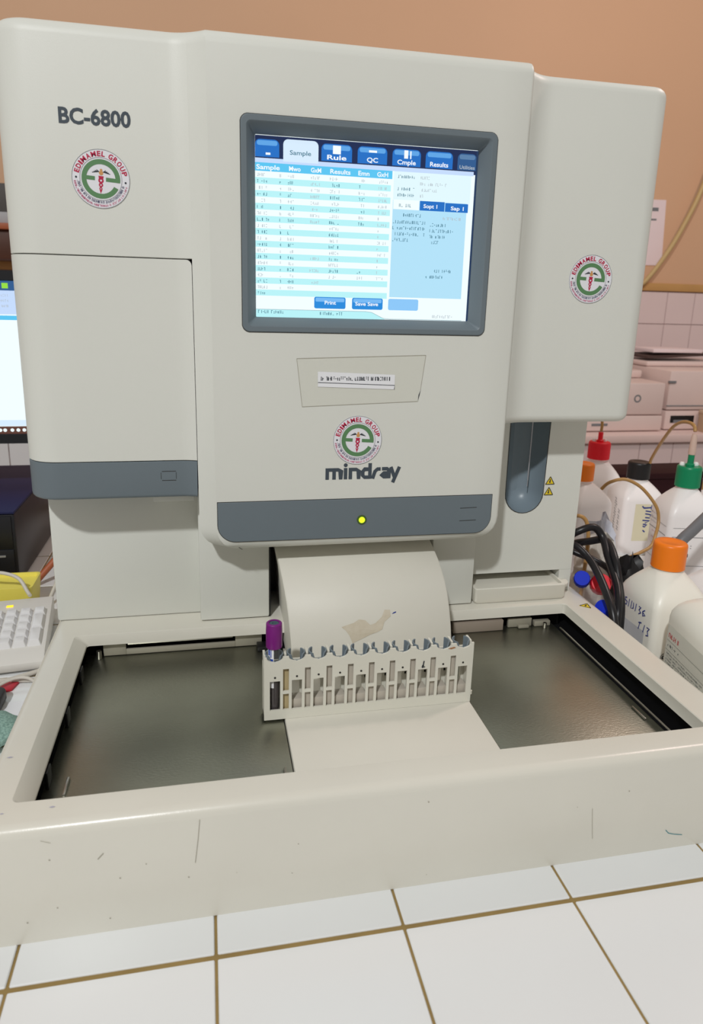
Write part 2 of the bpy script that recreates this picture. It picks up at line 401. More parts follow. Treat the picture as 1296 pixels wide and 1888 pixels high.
# ---- columns flanking the ramp
b = B().box(.1710, .2548, YC, .42, H+.0012, .30); b.build('left_column', 'shell', AN, bevel=.0022)
b = B().box(.4640, .5224, YC, .42, H+.0012, .30); b.build('right_column', 'shell', AN, bevel=.0022)
b = B().box(.2548, .4640, .405, .42, .0905, .30); b.build('ramp_slot_back', 'black', AN)
b = B().box(.2549, .2565, YC+.003, .405, .0905, .26); b.build('slot_liner', 'black', AN)
# ---- curved ramp (tongue)
PROF = [(.36, .206), (.33, .199), (.31, .1926), (.29, .1850), (.276, .177), (.2625, .1675), (.2525, .157), (.2435, .143), (.235, .1235), (.229, .102), (.225, .0725)]
def xl(i): t = i/(len(PROF)-1); return .2600+.0125*t
def xr(i): t = i/(len(PROF)-1); return .4600+.0015*t
b = B(); RG = []
for i, (y, z) in enumerate(PROF):
    e = .0025
    RG.append([(xl(i), y+.004, z-.003), (xl(i)+.0007, y+.001, z-.0007), (xl(i)+e, y, z), (xr(i)-e, y, z), (xr(i)-.0007, y+.001, z-.0007), (xr(i), y+.004, z-.003), (xr(i), .40, z-.003 if i < 1 else min(z, .19)), (xl(i), .40, z-.003 if i < 1 else min(z, .19))])
b.rings(RG, True, True); ramp = b.build('rack_ramp', 'shell2', AN, smooth=35)
b = B().box(.2558, .4562, .0355, .2255, .0610, .0742); b.build('rack_platform', 'shell2', AN, bevel=.0012)
Sarc = [0]
PR2 = PROF[1:]
for a, c in zip(PR2, PR2[1:]): Sarc.append(Sarc[-1]+math.hypot(c[0]-a[0], c[1]-a[1]))
def rp(x, s, off=.0004):
    for i in range(len(PR2)-1):
        if s <= Sarc[i+1] or i == len(PR2)-2:
            u = (s-Sarc[i])/(Sarc[i+1]-Sarc[i]); a, c = PR2[i], PR2[i+1]; dy, dz = c[0]-a[0], c[1]-a[1]; l = math.hypot(dy, dz)
            return (x, a[0]+dy*u+dz/l*off, a[1]+dz*u-dy/l*off)
res = [(0.3293, 0.1209), (0.3362, 0.119), (0.3437, 0.1172), (0.35, 0.1136), (0.3574, 0.115), (0.3632, 0.1208), (0.3695, 0.1189), (0.3774, 0.1123), (0.381, 0.1046), (0.3875, 0.105), (0.3879, 0.1122), (0.38, 0.1184), (0.377, 0.1265), (0.3714, 0.1292), (0.3627, 0.1315), (0.3552, 0.1346), (0.3502, 0.1366), (0.3415, 0.14), (0.3381, 0.131), (0.3335, 0.1247)]
b = B()
up_ = [0, 1, 2, 3, 4, 5, 6, 7, 8, 9]; dn = [19, 18, 17, 16, 15, 14, 13, 12, 11, 10]
rows = []
for a, c in zip(up_, dn):
    p, q = res[a], res[c]; rows.append([rp(p[0]+(q[0]-p[0])*k/4, p[1]+(q[1]-p[1])*k/4) for k in range(5)])
b.rings(rows, False, False, closed=False); b.build('tape_residue', 'residue', ramp, smooth=0)
b = B(); b.add([rp(.3894, .1100), rp(.3915, .1082), rp(.3948, .1072), rp(.3946, .1086), rp(.392, .1094)], [(0, 1, 2, 3, 4)]); b.build('pen_mark', 'bluepen', ramp, smooth=0)
# ---- upper covers
def yl(x): return YM if x < .155 else YM-.0165*((x-.155)/.0368)**2
XL0 = -.0077
def left_plan(xe, d=0.):
    P = [(xe, .69), (XL0+d, .69)]
    rr = .036
    for i in range(9):
        t = math.radians(180+90*i/8); P.append((XL0+rr+(rr-d)*math.cos(t), YM+rr+(rr-d)*math.sin(t)))
    for x in (.06, .10, .14):
        P.append((x, YM+d))
    xs = [.155+(xe-.155)*i/7 for i in range(8)]
    P += [(x, yl(x)+d) for x in xs]
    return P
def lv(plan, levels): return [[(p[0], p[1], z) for p in plan(d)] for z, d in levels]
def rnd_top(z, r): return [(z-r+r*math.sin(math.radians(t)), r*(1-math.cos(math.radians(t)))) for t in (0, 20, 40, 60, 78, 90)]
XE = .1735
b = B().rings(lv(lambda d: left_plan(XE, d), [(.5287, .0008), (.5292, .0)]+rnd_top(ZT, .014))); lc = b.build('left_cover', 'shell', AN, smooth=40)
b = B()
lvls = [(.3158, .0006, .0006), (.3163, 0, .0006), (.40, 0, .0006), (.5220, 0, .0006)]+[(.5220+.0058*math.sin(math.radians(t)), 0, .0006+.0058*(1-math.cos(math.radians(t)))) for t in (25, 45, 65, 80, 90)]
lvls[-1] = (lvls[-1][0], .0006, lvls[-1][2])
b.rings([[(p[0], p[1], z) for p in left_plan(XE-g, d)] for z, d, g in lvls]); b.build('left_door', 'shell', AN, smooth=40)
b = B()
lvls = [(.2735+.004*(1-math.cos(math.radians(t))), .004*(1-math.sin(math.radians(t))), .0012) for t in (0, 30, 60, 90)]+[(.3145, 0, .0006), (.3150, .0005, .0006)]
b.rings([[(p[0], p[1], z) for p in left_plan(XE-g, d)] for z, d, g in lvls]); gs = b.build('door_grip_strip', 'grey', AN, smooth=40)
b = B()
for z in (.3038, .2935): ribbon(b, [(.1345, z), (.1495, z)], .0006, front(0, YM, 0), .0003)
ribbon(b, [(.1335, .3025), (.1335, .295)], .0004, front(0, YM, 0), .0003); ribbon(b, [(.1497, .3025), (.1497, .295)], .0004, front(0, YM, 0), .0003)
b.build('grip_mark', 'seam', gs, smooth=0)
b = B().rings([[(p[0], p[1], z) for p in left_plan(.1715, .004)] for z in (.279, .53)]); b.build('inner_frame', 'black', AN)  # black core added behind the door so its gaps look shaded
b = B().box(.122, .168, .318, .352, .2615, .2733); b.build('door_latch', 'shell', AN, bevel=.001)
XR0 = .705
def right_plan(d=0.):
    P = [(.5285, .69), (.5285, YP+.0032+d)]
    for i in range(1, 9):
        x = .5285+.0335*i/8; P.append((x, YM-.0140*((.562-x)/.0335)**2.2+d))
    P += [(.60, YM+d), (.64, YM+d)]
    rr = .022
    for i in range(9):
        t = math.radians(270+90*i/8); P.append((XR0-rr+(rr-d)*math.cos(t), YM+rr+(rr-d)*math.sin(t)))
    P.append((XR0-d, .69)); return P
b = B()
lvls = [(.3530+.010*(1-math.cos(math.radians(t))), .010*(1-math.sin(math.radians(t)))) for t in (0, 20, 40, 60, 80, 90)]+rnd_top(.7328, .012)
b.rings(lv(right_plan, lvls)); rc = b.build('right_cover', 'shell', AN, smooth=40)
# centre panel with a cut-out for the screen
SX0, SX1, SZ0, SZ1 = .2234, .4920, .4571, .6663
def mid_plan():
    P = [(XE, .44), (XE, yl(XE))]
    P += [(XE+(.1918-XE)*i/5, yl(XE+(.1918-XE)*i/5)) for i in range(1, 6)]
    P += [(SX0+.002, YP), (SX1-.002, YP), (.5246, YP)]
    P += [(.5268, YP+.0008), (.5282, YP+.0025), (.5285, YP+.005), (.5285, .44)]
    return P
MP = mid_plan(); cxm = .351; hw = .178
def mid_ring(z, dx, dy):
    out = []
    for x, y in MP:
        k = 1-dx/hw
        out.append((cxm+(x-cxm)*k, y+(dy if y < .43 else 0), z))
    return out
lv3 = []
for t in (0, 15, 30, 45, 60, 75, 90):
    a = math.radians(t); lv3.append((.2125+.030*(1-math.cos(a)), .030*(1-math.sin(a)), .010*(1-min(1, math.sin(a)*1.25))))
lv3 += [(.40, 0, 0), (SZ0+.002, 0, 0), (SZ1-.002, 0, 0)]+[(z, 0, d) for z, d in rnd_top(ZT, .014)]
kz = [i for i, l in enumerate(lv3) if abs(l[0]-SZ0-.002) < 1e-6][0]; kx = [i for i, p in enumerate(MP) if abs(p[0]-SX0-.002) < 1e-6][0]
b = B().rings([mid_ring(*l) for l in lv3], True, True, skip={(kz, kx)}); mid = b.build('centre_panel', 'shell', AN, smooth=33)
# grey status strip
b = B().prism([(.1937, .2705)]+[(x, z) for x, z in arcpts(.2135, .2440, .0198, 180, 270, 8)]+[(x, z) for x, z in arcpts(.4976, .2425, .0198, 270, 360, 8)]+[(.5174, .2700)], front(0, YP+.0006, 0), .0018)
ss = b.build('status_strip', 'grey', AN, smooth=30, bevel=.0004, seg=1)
b = B().prism([(.1931, .2712)]+[(x, z) for x, z in arcpts(.2135, .2440, .0205, 180, 270, 8)]+[(x, z) for x, z in arcpts(.4976, .2425, .0205, 270, 360, 8)]+[(.5180, .2707)], front(0, YP+.0006, 0), .0009); b.build('strip_seam', 'seam', ss, smooth=30)
fs = front(0, YP-.0012, 0)
b = B()
for z in (.2548, .2390): ribbon(b, [(.4775, z), (.4985, z+.0004)], .0006, fs)
b.build('grip_mark', 'seam', ss, smooth=0)
b = B().prism(arcpts(.3577, .2450, .0058, 0, 345, 23), fs, .0006); lr = b.build('led_ring', 'ledring', AN, smooth=0)
b = B().prism(arcpts(.3577, .2450, .0036, 0, 345, 23), fs, .0014); b.build('status_led', 'led', lr, smooth=0)
b = B(); ribbon(b, [(.2165, .2155), (.2205, .2128)], .0007, front(0, YP+.0065, 0), .002); b.build('moulding_mark', 'seam', mid, smooth=0)
# ---- bezel and screen
b = B()
def sq(i, y, r): return [(p[0], y, p[1]) for p in rrect(SX0+i, SX1-i, SZ0+i, SZ1-i, r, 4)]
b.rings([sq(.0, YP+.002, .008), sq(0, YP-.0012, .008), sq(.0008, YP-.0018, .0075), sq(.0055, YP-.0018, .005), sq(.0065, YP-.0012, .004), sq(.0150, YP+.0135, .0012), sq(.0150, YP+.017, .0012)], False, False)
bz = b.build('screen_bezel', 'grey', AN, smooth=25)
b = B().rings([sq(-.0007, YP+.002, .0085), sq(-.0007, YP-.0004, .0085), sq(.001, YP-.0004, .0085)], False, False); b.build('bezel_seam', 'seam', bz)
U0, U1, W0, W1 = .2386, .4768, .4716, .6508
YS = YP+.0150
scr = B().box(U0-.001, U1+.001, YS, YS+.003, W0-.001, W1+.001).build('touchscreen', S['white'], AN, smooth=0)
frs = front(0, YS, 0)
X = lambda u: U0+(U1-U0)*u
Zv = lambda v: W1-(W1-W0)*v
def sp(name, u0, u1, v0, v1, m, lay, r=0, toponly=False):
    x0, x1, z0, z1 = X(u0), X(u1), Zv(v1), Zv(v0)
    if r:
        if toponly: poly = [(x0, z0), (x1, z0)]+arcpts(x1-r, z1-r, r, 0, 90, 5)+arcpts(x0+r, z1-r, r, 90, 180, 5)
        else: poly = rrect(x0, x1, z0, z1, r, 4)
    else: poly = [(x0, z0), (x1, z0), (x1, z1), (x0, z1)]
    b = B().flat(poly, [tuple(range(len(poly)))], frs, .00012*lay); return b.build(name, S[m], scr, smooth=0)
sp('tab_bar', 0, 1, 0, .135, 'navy', 1)
sp('page_strip', 0, .985, .118, .142, 'lav', 2)
tabs = [(-.0, .103), (.12, .272), (.285, .42), (.445, .578), (.602, .732), (.755, .882), (.905, .995)]
for i, (a, c) in enumerate(tabs):
    if i == 1: sp('active_tab', a, c, .012, .13, 'pale', 3, .005, True)
    else:
        sp('tab', a, c, .02, .112, 'dimtab' if i == 6 else 'tab', 3, .005, True); sp('tab_gloss', a+.008, c-.008, .026, .052, 'dim' if i == 6 else 'tablight', 4, .002)
def word(s_, u, v, wd, ht, m='txtwhite', bold=.02, off=.0008):
    b = B(); textfit(b, s_, X(u), Zv(v), (U1-U0)*wd, ht, frs, bold, off); return b.build('screen_word', S[m], scr, smooth=0)
for (a, c), s_ in zip(tabs[2:6], ('Rule', 'QC', 'Cmple', 'Results')):
    wd = {'QC': .05}.get(s_, .085); word(s_, (a+c)/2-wd/2, .103, wd, .0044)
for u, v, wd, ht in ((.335, .05, .035, .045), (.655, .048, .018, .045), (.682, .05, .006, .042), (.495, .045, .036, .012), (.045, .095, .02, .012)):
    sp('tab_icon', u, u+wd, v-ht/2, v+ht/2, 'txtwhite', 6)
hd = [('Sample', .005, .10), ('Mwo', .145, .05), ('GxM', .24, .045), ('Results', .325, .09), ('Emn', .45, .05), ('GxH', .535, .05)]
sp('table_header', .0, .605, .142, .187, 'head', 2)
for s_, u, wd in hd: word(s_, u, .178, wd, .0044)
for s_, u, v, wd in (('Sopt 1', .755, .337, .065), ('Sap 1', .885, .341, .062), ('Print', .31, .915, .052), ('Save Save', .452, .917, .108)):
    word(s_, u, v, wd, .0038)
rnd = random.Random(3)
td = B(); tf = B()
word('Sample', .148, .092, .092, .0042, 'text', .012); word('Utilities', .915, .106, .072, .0036, 'faint', .01)
for i in range(20):
    v0 = .187+.0343*i
    if i % 2: sp('table_row', .0, .60, v0, v0+.0343, 'cyan', 2)
    tb = td if i % 2 else tf
    zz = Zv(v0+.028)
    scribble(tb, X(.008), zz, (U1-U0)*rnd.uniform(.04, .055), .0030, frs, .0006, 1, rnd)
    if i < 19:
        scribble(tb, X(.105), zz, .0028, .0030, frs, .0006, 1, rnd); scribble(tb, X(.14), zz, (U1-U0)*.04, .0030, frs, .0006, .9, rnd)
    if i < 8 or i in (13, 15, 17): scribble(tf, X(.24), zz, (U1-U0)*.045, .0028, frs, .0006, 1, rnd)
    if i < 17:
        scribble(tb, X(.325), zz, (U1-U0)*.05, .0030, frs, .0006, 1, rnd)
        if i < 8 or i > 14: scribble(tb, X(.455), zz, (U1-U0)*.04, .0030, frs, .0006, .9, rnd)
        scribble(tf, X(.545), zz, (U1-U0)*rnd.choice((.012, .05)), .0028, frs, .0006, 1, rnd)
sp('info_panel', .612, .975, .142, .30, 'info', 2)
for k in range(4):
    scribble(td, X(.63), Zv(.178+.034*k), (U1-U0)*(.085 if k != 1 else .015), .0030, frs, .0006, 1, rnd); scribble(tf, X(.735), Zv(.178+.034*k), (U1-U0)*(.05, .13, .085, .02)[k], .0030, frs, .0006, 1, rnd)
sp('result_panel', .612, .962, .30, .862, 'panel', 2)
sp('sub_tab', .614, .735, .298, .352, 'white', 3)
sp('sub_tab', .738, .855, .298, .352, 'tab', 3); sp('sub_tab', .858, .968, .302, .352, 'tab', 3)
for u, v, wd in ((.632, .338, .075), (.66, .392, .09), (.615, .432, .155), (.615, .466, .155), (.615, .50, .155), (.615, .534, .08), (.79, .44, .085), (.79, .474, .12), (.79, .508, .08), (.79, .54, .05), (.82, .708, .09), (.78, .744, .09), (.01, .975, .12), (.28, .978, .12), (.82, .982, .12)):
    scribble(td if v < .9 and u < .78 else tf if u > .8 and v > .9 else td, X(u), Zv(v), (U1-U0)*wd, .0032, frs, .0006, 1, rnd)
scribble(tf, X(.84), Zv(.40), (U1-U0)*.1, .0030, frs, .0006, 1, rnd)
sp('footer', .0, .50, .952, 1, 'cyan', 2)
b = B(); ribbon(b, [(X(0), Zv(.952)), (X(.50), Zv(.952)), (X(.53), Zv(.956)), (X(.585), Zv(.99)), (X(.62), Zv(.994)), (X(.97), Zv(.994))], .0005, frs, .0005); b.build('footer_line', S['line'], scr, smooth=0)
b = B().flat([(X(.5), Zv(.952)), (X(.53), Zv(.956)), (X(.585), Zv(.99)), (X(.6), Zv(1)), (X(.5), Zv(1))], [(0, 1, 2, 3, 4)], frs, .00024); b.build('footer', S['cyan'], scr, smooth=0)
for a, m1, m2 in ((.262, 'btn', 'btnlight'), (.437, 'btn', 'btnlight'), (.608, 'ghost', 'ghost')):
    sp('button', a, a+.145, .872, .94, m1, 3, .002)
    if m1 == 'btn': sp('button_gloss', a+.006, a+.139, .877, .90, m2, 4, .0012)
tag(td.build('screen_print', S['text'], scr, smooth=0), kind='stuff'); tag(tf.build('screen_faint_print', S['faint'], scr, smooth=0), kind='stuff')
# painted shade of the inner bezel wall, a dark strip down the right
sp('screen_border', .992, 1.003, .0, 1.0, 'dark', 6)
# ---- lettering and stickers
b = B(); textfit(b, 'BC-6800', .0530, .6492, .0660, .0138, front(0, YM, 0), .03); b.build('model_lettering', 'ink', lc, smooth=0)
# mindray wordmark, drawn with strokes
b = B(); fm = front(.3142, YP, .2938); sc = .0875/112.
def st(*p, wd=5.2): ribbon(b, [(x*sc, z*sc) for x, z in p], wd*sc, fm)
st((2.6, 0), (2.6, 17)); st((0, 14.5), (19, 14.5), (22.5, 12.5), (22.5, 0)); st((12.7, 0), (12.7, 14))
st((29.6, 0), (29.6, 17)); b.flat([(x*sc, z*sc) for x, z in arcpts(29.6, 21.2, 2.9, 0, 345, 15)], [tuple(range(16))], fm, .0003)
st((36.8, 0), (36.8, 17)); st((34.2, 14.5), (45.5, 14.5), (49.2, 12), (49.2, 0))
st((66, 0), (66, 23.5)); st((66, 2.5), (58, 2.5), (55.2, 5.5), (55.2, 11), (58, 14.5), (66, 14.5))
st((70.2, 0), (73.6, 11), (77.5, 14.4), (82, 14.5))
st((84, 14.6), (92, 14.6), (94.8, 12), (94.8, 0)); st((94.8, 2.5), (87, 2.5), (84.2, 5), (87, 8), (94.8, 8.3))
st((97.5, 17.2), (103.4, 1.5)); st((110.5, 17.2), (101.0, -6.5))
b.build('brand_lettering', 'ink', mid, smooth=0)
def sticker(x, y, z, r, rot, parent):
    ca, sa = math.cos(rot), math.sin(rot)
    fr = (V((x, y, z)), V((ca, 0, sa)), V((-sa, 0, ca)), V((0, -1, 0)))
    d = B().prism(arcpts(0, 0, r, 0, 360*47/48, 47), fr, .0004).build('round_sticker', 'white', AN, smooth=0)
    d['label'] = 'round white sticker with a green letter e emblem'
    o1 = .0006
    g = B(); ringband(g, 0, 0, r*.50, r*.665, 2, 345-10, fr, o1)
    for a, c in ((-.58, -.21), (.17, .62)): g.flat([(a*r, -.065*r), (c*r, -.065*r), (c*r, .07*r), (a*r, .07*r)], [(0, 1, 2, 3)], fr, o1)
    g.flat([(.50*r, -.065*r), (.662*r, -.065*r), (.664*r, .03*r), (.5*r, .03*r)], [(0, 1, 2, 3)], fr, o1)
    g.build('emblem_ring', 'leaf', d, smooth=0)
    k = B(); ringband(k, 0, 0, r*.715, r*.728, 0, 360, fr, o1); ringband(k, 0, 0, r*.985, r, 0, 360, fr, o1); k.build('ring_line', 'greyink', d, smooth=0)
    c = B(); s_ = 'EDIMAMEL GROUP'
    wds = {'I': .45, 'M': 1.2, ' ': .55, 'E': .85, 'L': .8}
    tot = sum(wds.get(q, 1.) for q in s_); a = 172.; span = 160.
    for q in s_:
        wq = wds.get(q, 1.)/tot*span; m_ = math.radians(a-wq/2); a -= wq
        if q == ' ': continue
        v, f = text2d(q, .03); x0 = min(p[0] for p in v); x1 = max(p[0] for p in v)
        tgt = math.radians(wq)*r*.83*.80; sx = tgt/(x1-x0); sz = r*.175/.73
        px, pz = math.cos(m_)*r*.765, math.sin(m_)*r*.765; t_ = m_-math.pi/2; ct_, st_ = math.cos(t_), math.sin(t_)
        c.flat([(px+((p[0]-x0)*sx-tgt/2)*ct_-p[1]*sz*st_, pz+((p[0]-x0)*sx-tgt/2)*st_+p[1]*sz*ct_) for p in v], f, fr, o1)
    # red caduceus staff
    for zz, rr in ((-.05, .085), (-.2, .068), (-.33, .05)):
        ringband(c, 0, zz*r, rr*r*.45, rr*r*1.1, 0, 360, fr, o1, 12)
    c.flat([(-.045*r, -.36*r), (.045*r, -.36*r), (0, -.5*r)], [(0, 1, 2)], fr, o1); c.flat([(-.09*r, .10*r), (.09*r, .10*r), (.07*r, 0), (-.07*r, 0)], [(0, 1, 2, 3)], fr, o1)
    c.build('red_lettering', 'crimson', d, smooth=0)
    q = B(); ringband(q, 0, .2*r, 0.001*r, .075*r, 0, 360, fr, o1, 12); ringband(q, 0, .30*r, 0.001*r, .045*r, 0, 360, fr, o1, 10); q.build('emblem_head', 'gold', d, smooth=0)
    q = B()
    for sd in (-1, 1):
        for j in range(4): ribbon(q, [(sd*.07*r, .24*r), (sd*(.16+.05*j)*r, (.30-.035*j)*r)], .022*r, fr, o1)
    for aa in (178, 2): q.flat([(math.cos(math.radians(aa))*r*.85+p[0], math.sin(math.radians(aa))*r*.85-.06*r+p[1]) for p in arcpts(0, 0, r*.035, 0, 330, 11)], [tuple(range(12))], fr, o1)
    q.build('emblem_wings', 'dark', d, smooth=0)
    rn = random.Random(5)
    for nm, mm, rad, ht, n in (('navy_rim_print', 'navy', .745, .085, 58), ('pink_rim_print', 'pinkink', .87, .07, 70)):
        q = B()
        for i in range(n):
            if rn.random() < .12: continue
            an = math.radians(190+160*i/n); ux, uz = math.cos(an), math.sin(an); tx, tz = -uz, ux
            for _ in range(2):
                if rn.random() < .6:
                    t0 = rn.uniform(-.008, .008)*r
                    ribbon(q, [(ux*rad*r+tx*t0, uz*rad*r+tz*t0), (ux*(rad+ht)*r+tx*t0, uz*(rad+ht)*r+tz*t0)], .014*r, fr, o1)
                else:
                    rd = rad+ht*rn.choice((.1, .5, .9)); ribbon(q, [(ux*rd*r-tx*.014*r, uz*rd*r-tz*.014*r), (ux*rd*r+tx*.014*r, uz*rd*r+tz*.014*r)], .014*r, fr, o1)
        q.build(nm, mm, d, smooth=0)
sticker(.0885, YM, .6007, .0272, -.07, AN); sticker(.6258, YM, .5228, .0272, -.05, AN); sticker(.3503, YP, .3390, .0279, -.06, AN)
# taped paper label
ft = front(0, YP, 0)
b = B().flat([(.2806, .4296), (.2870, .3773), (.4186, .3829), (.4253, .4346)], [(0, 1, 2, 3)], ft, .0002); tp = b.build('clear_tape', 'tape', AN, smooth=0)
b = B().prism([(.3038, .4158), (.3041, .3993), (.3907, .3964), (.3906, .4127)], (V((0, YP-.0003, 0)), V((1, 0, 0)), V((0, 0, 1)), V((0, -1, 0))), .0003); pl = b.build('paper_label', 'labelwhite', AN, smooth=0)
b = B(); fp = front(0, YP-.0006, 0); scribble(b, .3070, .4062, .079, .0042, fp, .0002, 1.5, random.Random(2)); b.build('label_print', 'dark', pl, smooth=0)
b = B(); ribbon(b, [(.3040, .4040), (.3906, .4010), (.3903, .3966)], .0006, fp, .0002); b.build('label_underline', 'dark', pl, smooth=0)
b = B().flat([(.4186, .3829), (.4215, .3965), (.4190, .3900)], [(0, 1, 2)], ft, .0005); b.build('lifted_corner', 'dark', tp, smooth=0)
b = B()
for p in (((.2806, .4296), (.4253, .4346)), ((.2806, .4296), (.2870, .3773)), ((.2870, .3773), (.4186, .3829)), ((.4253, .4346), (.4210, .396))): ribbon(b, p, .0004, ft, .0004)
b.build('tape_edge', 'bracket', tp, smooth=0)
# scuffs on the base front
b = B(); fb = front(0, 0, 0); rn = random.Random(12)
ribbon(b, [(.1720, .095), (.1700, .075), (.1675, .055)], .0004, fb); ribbon(b, [(.5151, .0566), (.517, .04), (.5192, .0235)], .0004, fb)
ribbon(b, [(.0945, .070), (.099, .075)], .0006, fb); ribbon(b, [(.055, .093), (.062, .090)], .0004, fb)
for x, z in ((.0625, .030), (.1620, .042), (.1005, .013), (.3622, .0106), (.2, .04), (.25, .06), (.245, .032), (.36, .085), (.04, .02), (.06, .075), (.11, .05), (.55, .07), (.50, .06), (.13, .06)):
    s_ = rn.uniform(.0004, .0009); b.flat([(x-s_, z), (x, z-s_), (x+s_, z), (x, z+s_)], [(0, 1, 2, 3)], fb, .0003)
b.build('scuff_marks', 'bracket', base, smooth=0)
b = B(); ribbon(b, [(.5945, .0215), (.598, .0175), (.604, .0155), (.613, .0135)], .0007, fb); b.build('teal_pen_stroke', 'teal', base, smooth=0)
b = B(); ft2 = (V((0, 0, H)), V((1, 0, 0)), V((0, 1, 0)), V((0, 0, 1)))
for x, y, s_ in ((.060, .0215, .0025), (.0125, .090, .0028), (.024, .02, .0018)): b.flat([(x-s_, y), (x, y-s_*.4), (x+s_, y), (x, y+s_*.4)], [(0, 1, 2, 3)], ft2, .0003)
b.build('ink_smudge', mat('faded_ink', rgb(176, 174, 192), .5), base, smooth=0)

# ================================================================== SAMPLE RACK + TUBE
RX0, RL, RY, RZ, RH, RD = .2344, .2217, .1530, .0744, .0700, .0215
RK = thing('tube_rack', 'off-white ten-place sample tube rack standing on the tray ramp', 'tube rack', (RX0+RL/2, RY+RD/2, RZ))
P10 = RL/10; pc = [RX0+P10*(i+.5) for i in range(10)]
ztop = RZ+RH
# front plate with windows
xs = [RX0]; kinds = []
for i in range(10):
    c = pc[i]
    xs += [c-.0052, c+.0052]; kinds += ['s', 'w']
    if i < 9: xs += [c+P10/2-.0030, c+P10/2+.0030]; kinds += ['s', 'n']
xs.append(RX0+RL); kinds.append('s')
zb = [RZ, RZ+.0105, RZ+.0285, RZ+.0315, RZ+.0435, RZ+.0565]
b = B()
def plate(y0, y1, back=False):
    for k, (a, c) in zip(kinds, zip(xs, xs[1:])):
        if k == 's': b.box(a, c, y0, y1, RZ, zb[5])
        elif k == 'w': b.box(a, c, y0, y1, RZ, zb[1]); b.box(a, c, y0, y1, zb[4], zb[5])
        else:
            b.box(a, c, y0, y1, RZ, zb[1]); b.box(a, c, y0, y1, zb[2], zb[3])
            if back: b.box(a, c, y0, y1, zb[1], zb[5])
plate(RY, RY+.0022); plate(RY+RD-.0022, RY+RD, True)
b.box(RX0, RX0+.0022, RY+.0022, RY+RD-.0022, RZ, zb[5]); b.box(RX0+RL-.0022, RX0+RL, RY+.0022, RY+RD-.0022, RZ, zb[5]); b.box(RX0, RX0+RL, RY+.0022, RY+RD-.0022, RZ, RZ+.004)
b.build('rack_frame', 'rack', RK, smooth=0)
# scalloped crown: front strip dips at each socket
b = B()
for yy in ((RY, RY+.0022),):
    for i in range(10):
        c = pc[i]; pts = [(c-P10/2, zb[5]), (c+P10/2, zb[5]), (c+P10/2, ztop)]+[(c+.0082*math.cos(math.radians(t)), ztop-.0055*math.sin(math.radians(t))) for t in range(0, 181, 18)]+[(c-P10/2, ztop)]
        outline_prism(b, pts, *yy)
b.build('rack_crown', 'rack', RK, smooth=0)
for i in range(10):   # sockets: C-shaped cups open at the back
    b = B(); c = (pc[i], RY+RD/2); rings = []
    for rr, z in ((.0094, zb[4]), (.0094, ztop-.0004), (.0080, ztop-.0004), (.0080, zb[4])):
        rings.append([(c[0]+rr*math.cos(math.radians(t)), c[1]+rr*math.sin(math.radians(t)), z-(.005 if (235 < t < 305 and z > ztop-.002) else 0)) for t in range(122, 419, 12)])
    b.rings(rings+[rings[0]], False, False, closed=False); b.build('socket', 'socket', RK, smooth=30)
for i in range(11):   # ribs between the tubes
    x = RX0+P10*i; x = min(max(x, RX0+.0012), RX0+RL-.0012)
    b = B().box(x-.0011, x+.0011, RY+.0068, RY+RD-.0023, RZ+.004, ztop-.0008); b.build('divider', 'rack', RK, smooth=0)
for i in range(9):
    x = RX0+P10*(i+1); b = B().box(x-.0036, x+.0036, RY+.0042, RY+.0052, RZ+.004, zb[5]-.001); b.build('inset_panel', 'rackstain' if i == 0 else 'rackin', RK, smooth=0)
for i in range(10):
    b = B().prism(arcpts(pc[i], zb[4]+.0042, .0011, 0, 330, 11), front(0, RY, 0), .0003); b.build('pin_hole', 'seam', RK, smooth=0)
    if i:
        b = B().box(pc[i]-.0070, pc[i]+.0070, RY+.005, RY+.018, RZ+.004, RZ+.0105+.008); b.build('tube_seat', 'rackin', RK, bevel=.001)
b = B(); ribbon(b, [(pc[7]-.0012, zb[4]+.0025), (pc[7]+.0003, zb[4]+.006), (pc[7]+.0008, zb[4]+.0098)], .0013, front(0, RY, 0), .0004); ribbon(b, [(pc[7]-.0012, zb[4]+.0022), (pc[7]+.0022, zb[4]+.0030)], .001, front(0, RY, 0), .0004)
b.build('pen_number', 'dark', RK, smooth=0)
b = B().flat([(pc[8]+.004, ztop-.0045), (pc[8]+.011, ztop-.003), (pc[8]+.013, ztop-.0042), (pc[8]+.008, ztop-.0056)], [(0, 1, 2, 3)], front(0, RY, 0), .0004); b.build('brown_stain', mat('brown_stain', rgb(172, 122, 82), .6), RK, smooth=0)
b = B().cyl((RX0+RL+.0012, RY+.003), .0016, .0016, RZ+.0075, RZ+.0115, 12); b.build('corner_stud', 'rack', RK)
TB = thing('blood_tube', 'purple-capped blood sample tube in the first slot of the rack', 'test tube', (pc[0], RY+RD/2-.001, RZ+.0045))
c0 = (pc[0], RY+RD/2-.001, RZ)
b = B().lathe(c0, [(.002, .0045), (.0048, .006), (.0063, .010), (.0063, .0835), (.0058, .0835), (.0058, .0800)], 20); b.build('tube_body', 'tubeglass', TB)
b = B().lathe(c0, [(.0018, .0052), (.0047, .0062), (.0060, .0103), (.0060, .046)], 18); b.build('blood', 'blood', TB)
b = B().lathe(c0, [(.0080, .0775), (.0083, .0783, 1), (.0083, .0965, 1), (.0080, .1030), (.0072, .1038), (.0052, .1038), (.0050, .1020)], 36, .0002); cp = b.build('cap', 'purple', TB)
b = B().lathe(c0, [(.0050, .1022), (.0050, .1030), (.0022, .1030), (.0020, .1020)], 18); b.build('stopper', 'purple2', cp)
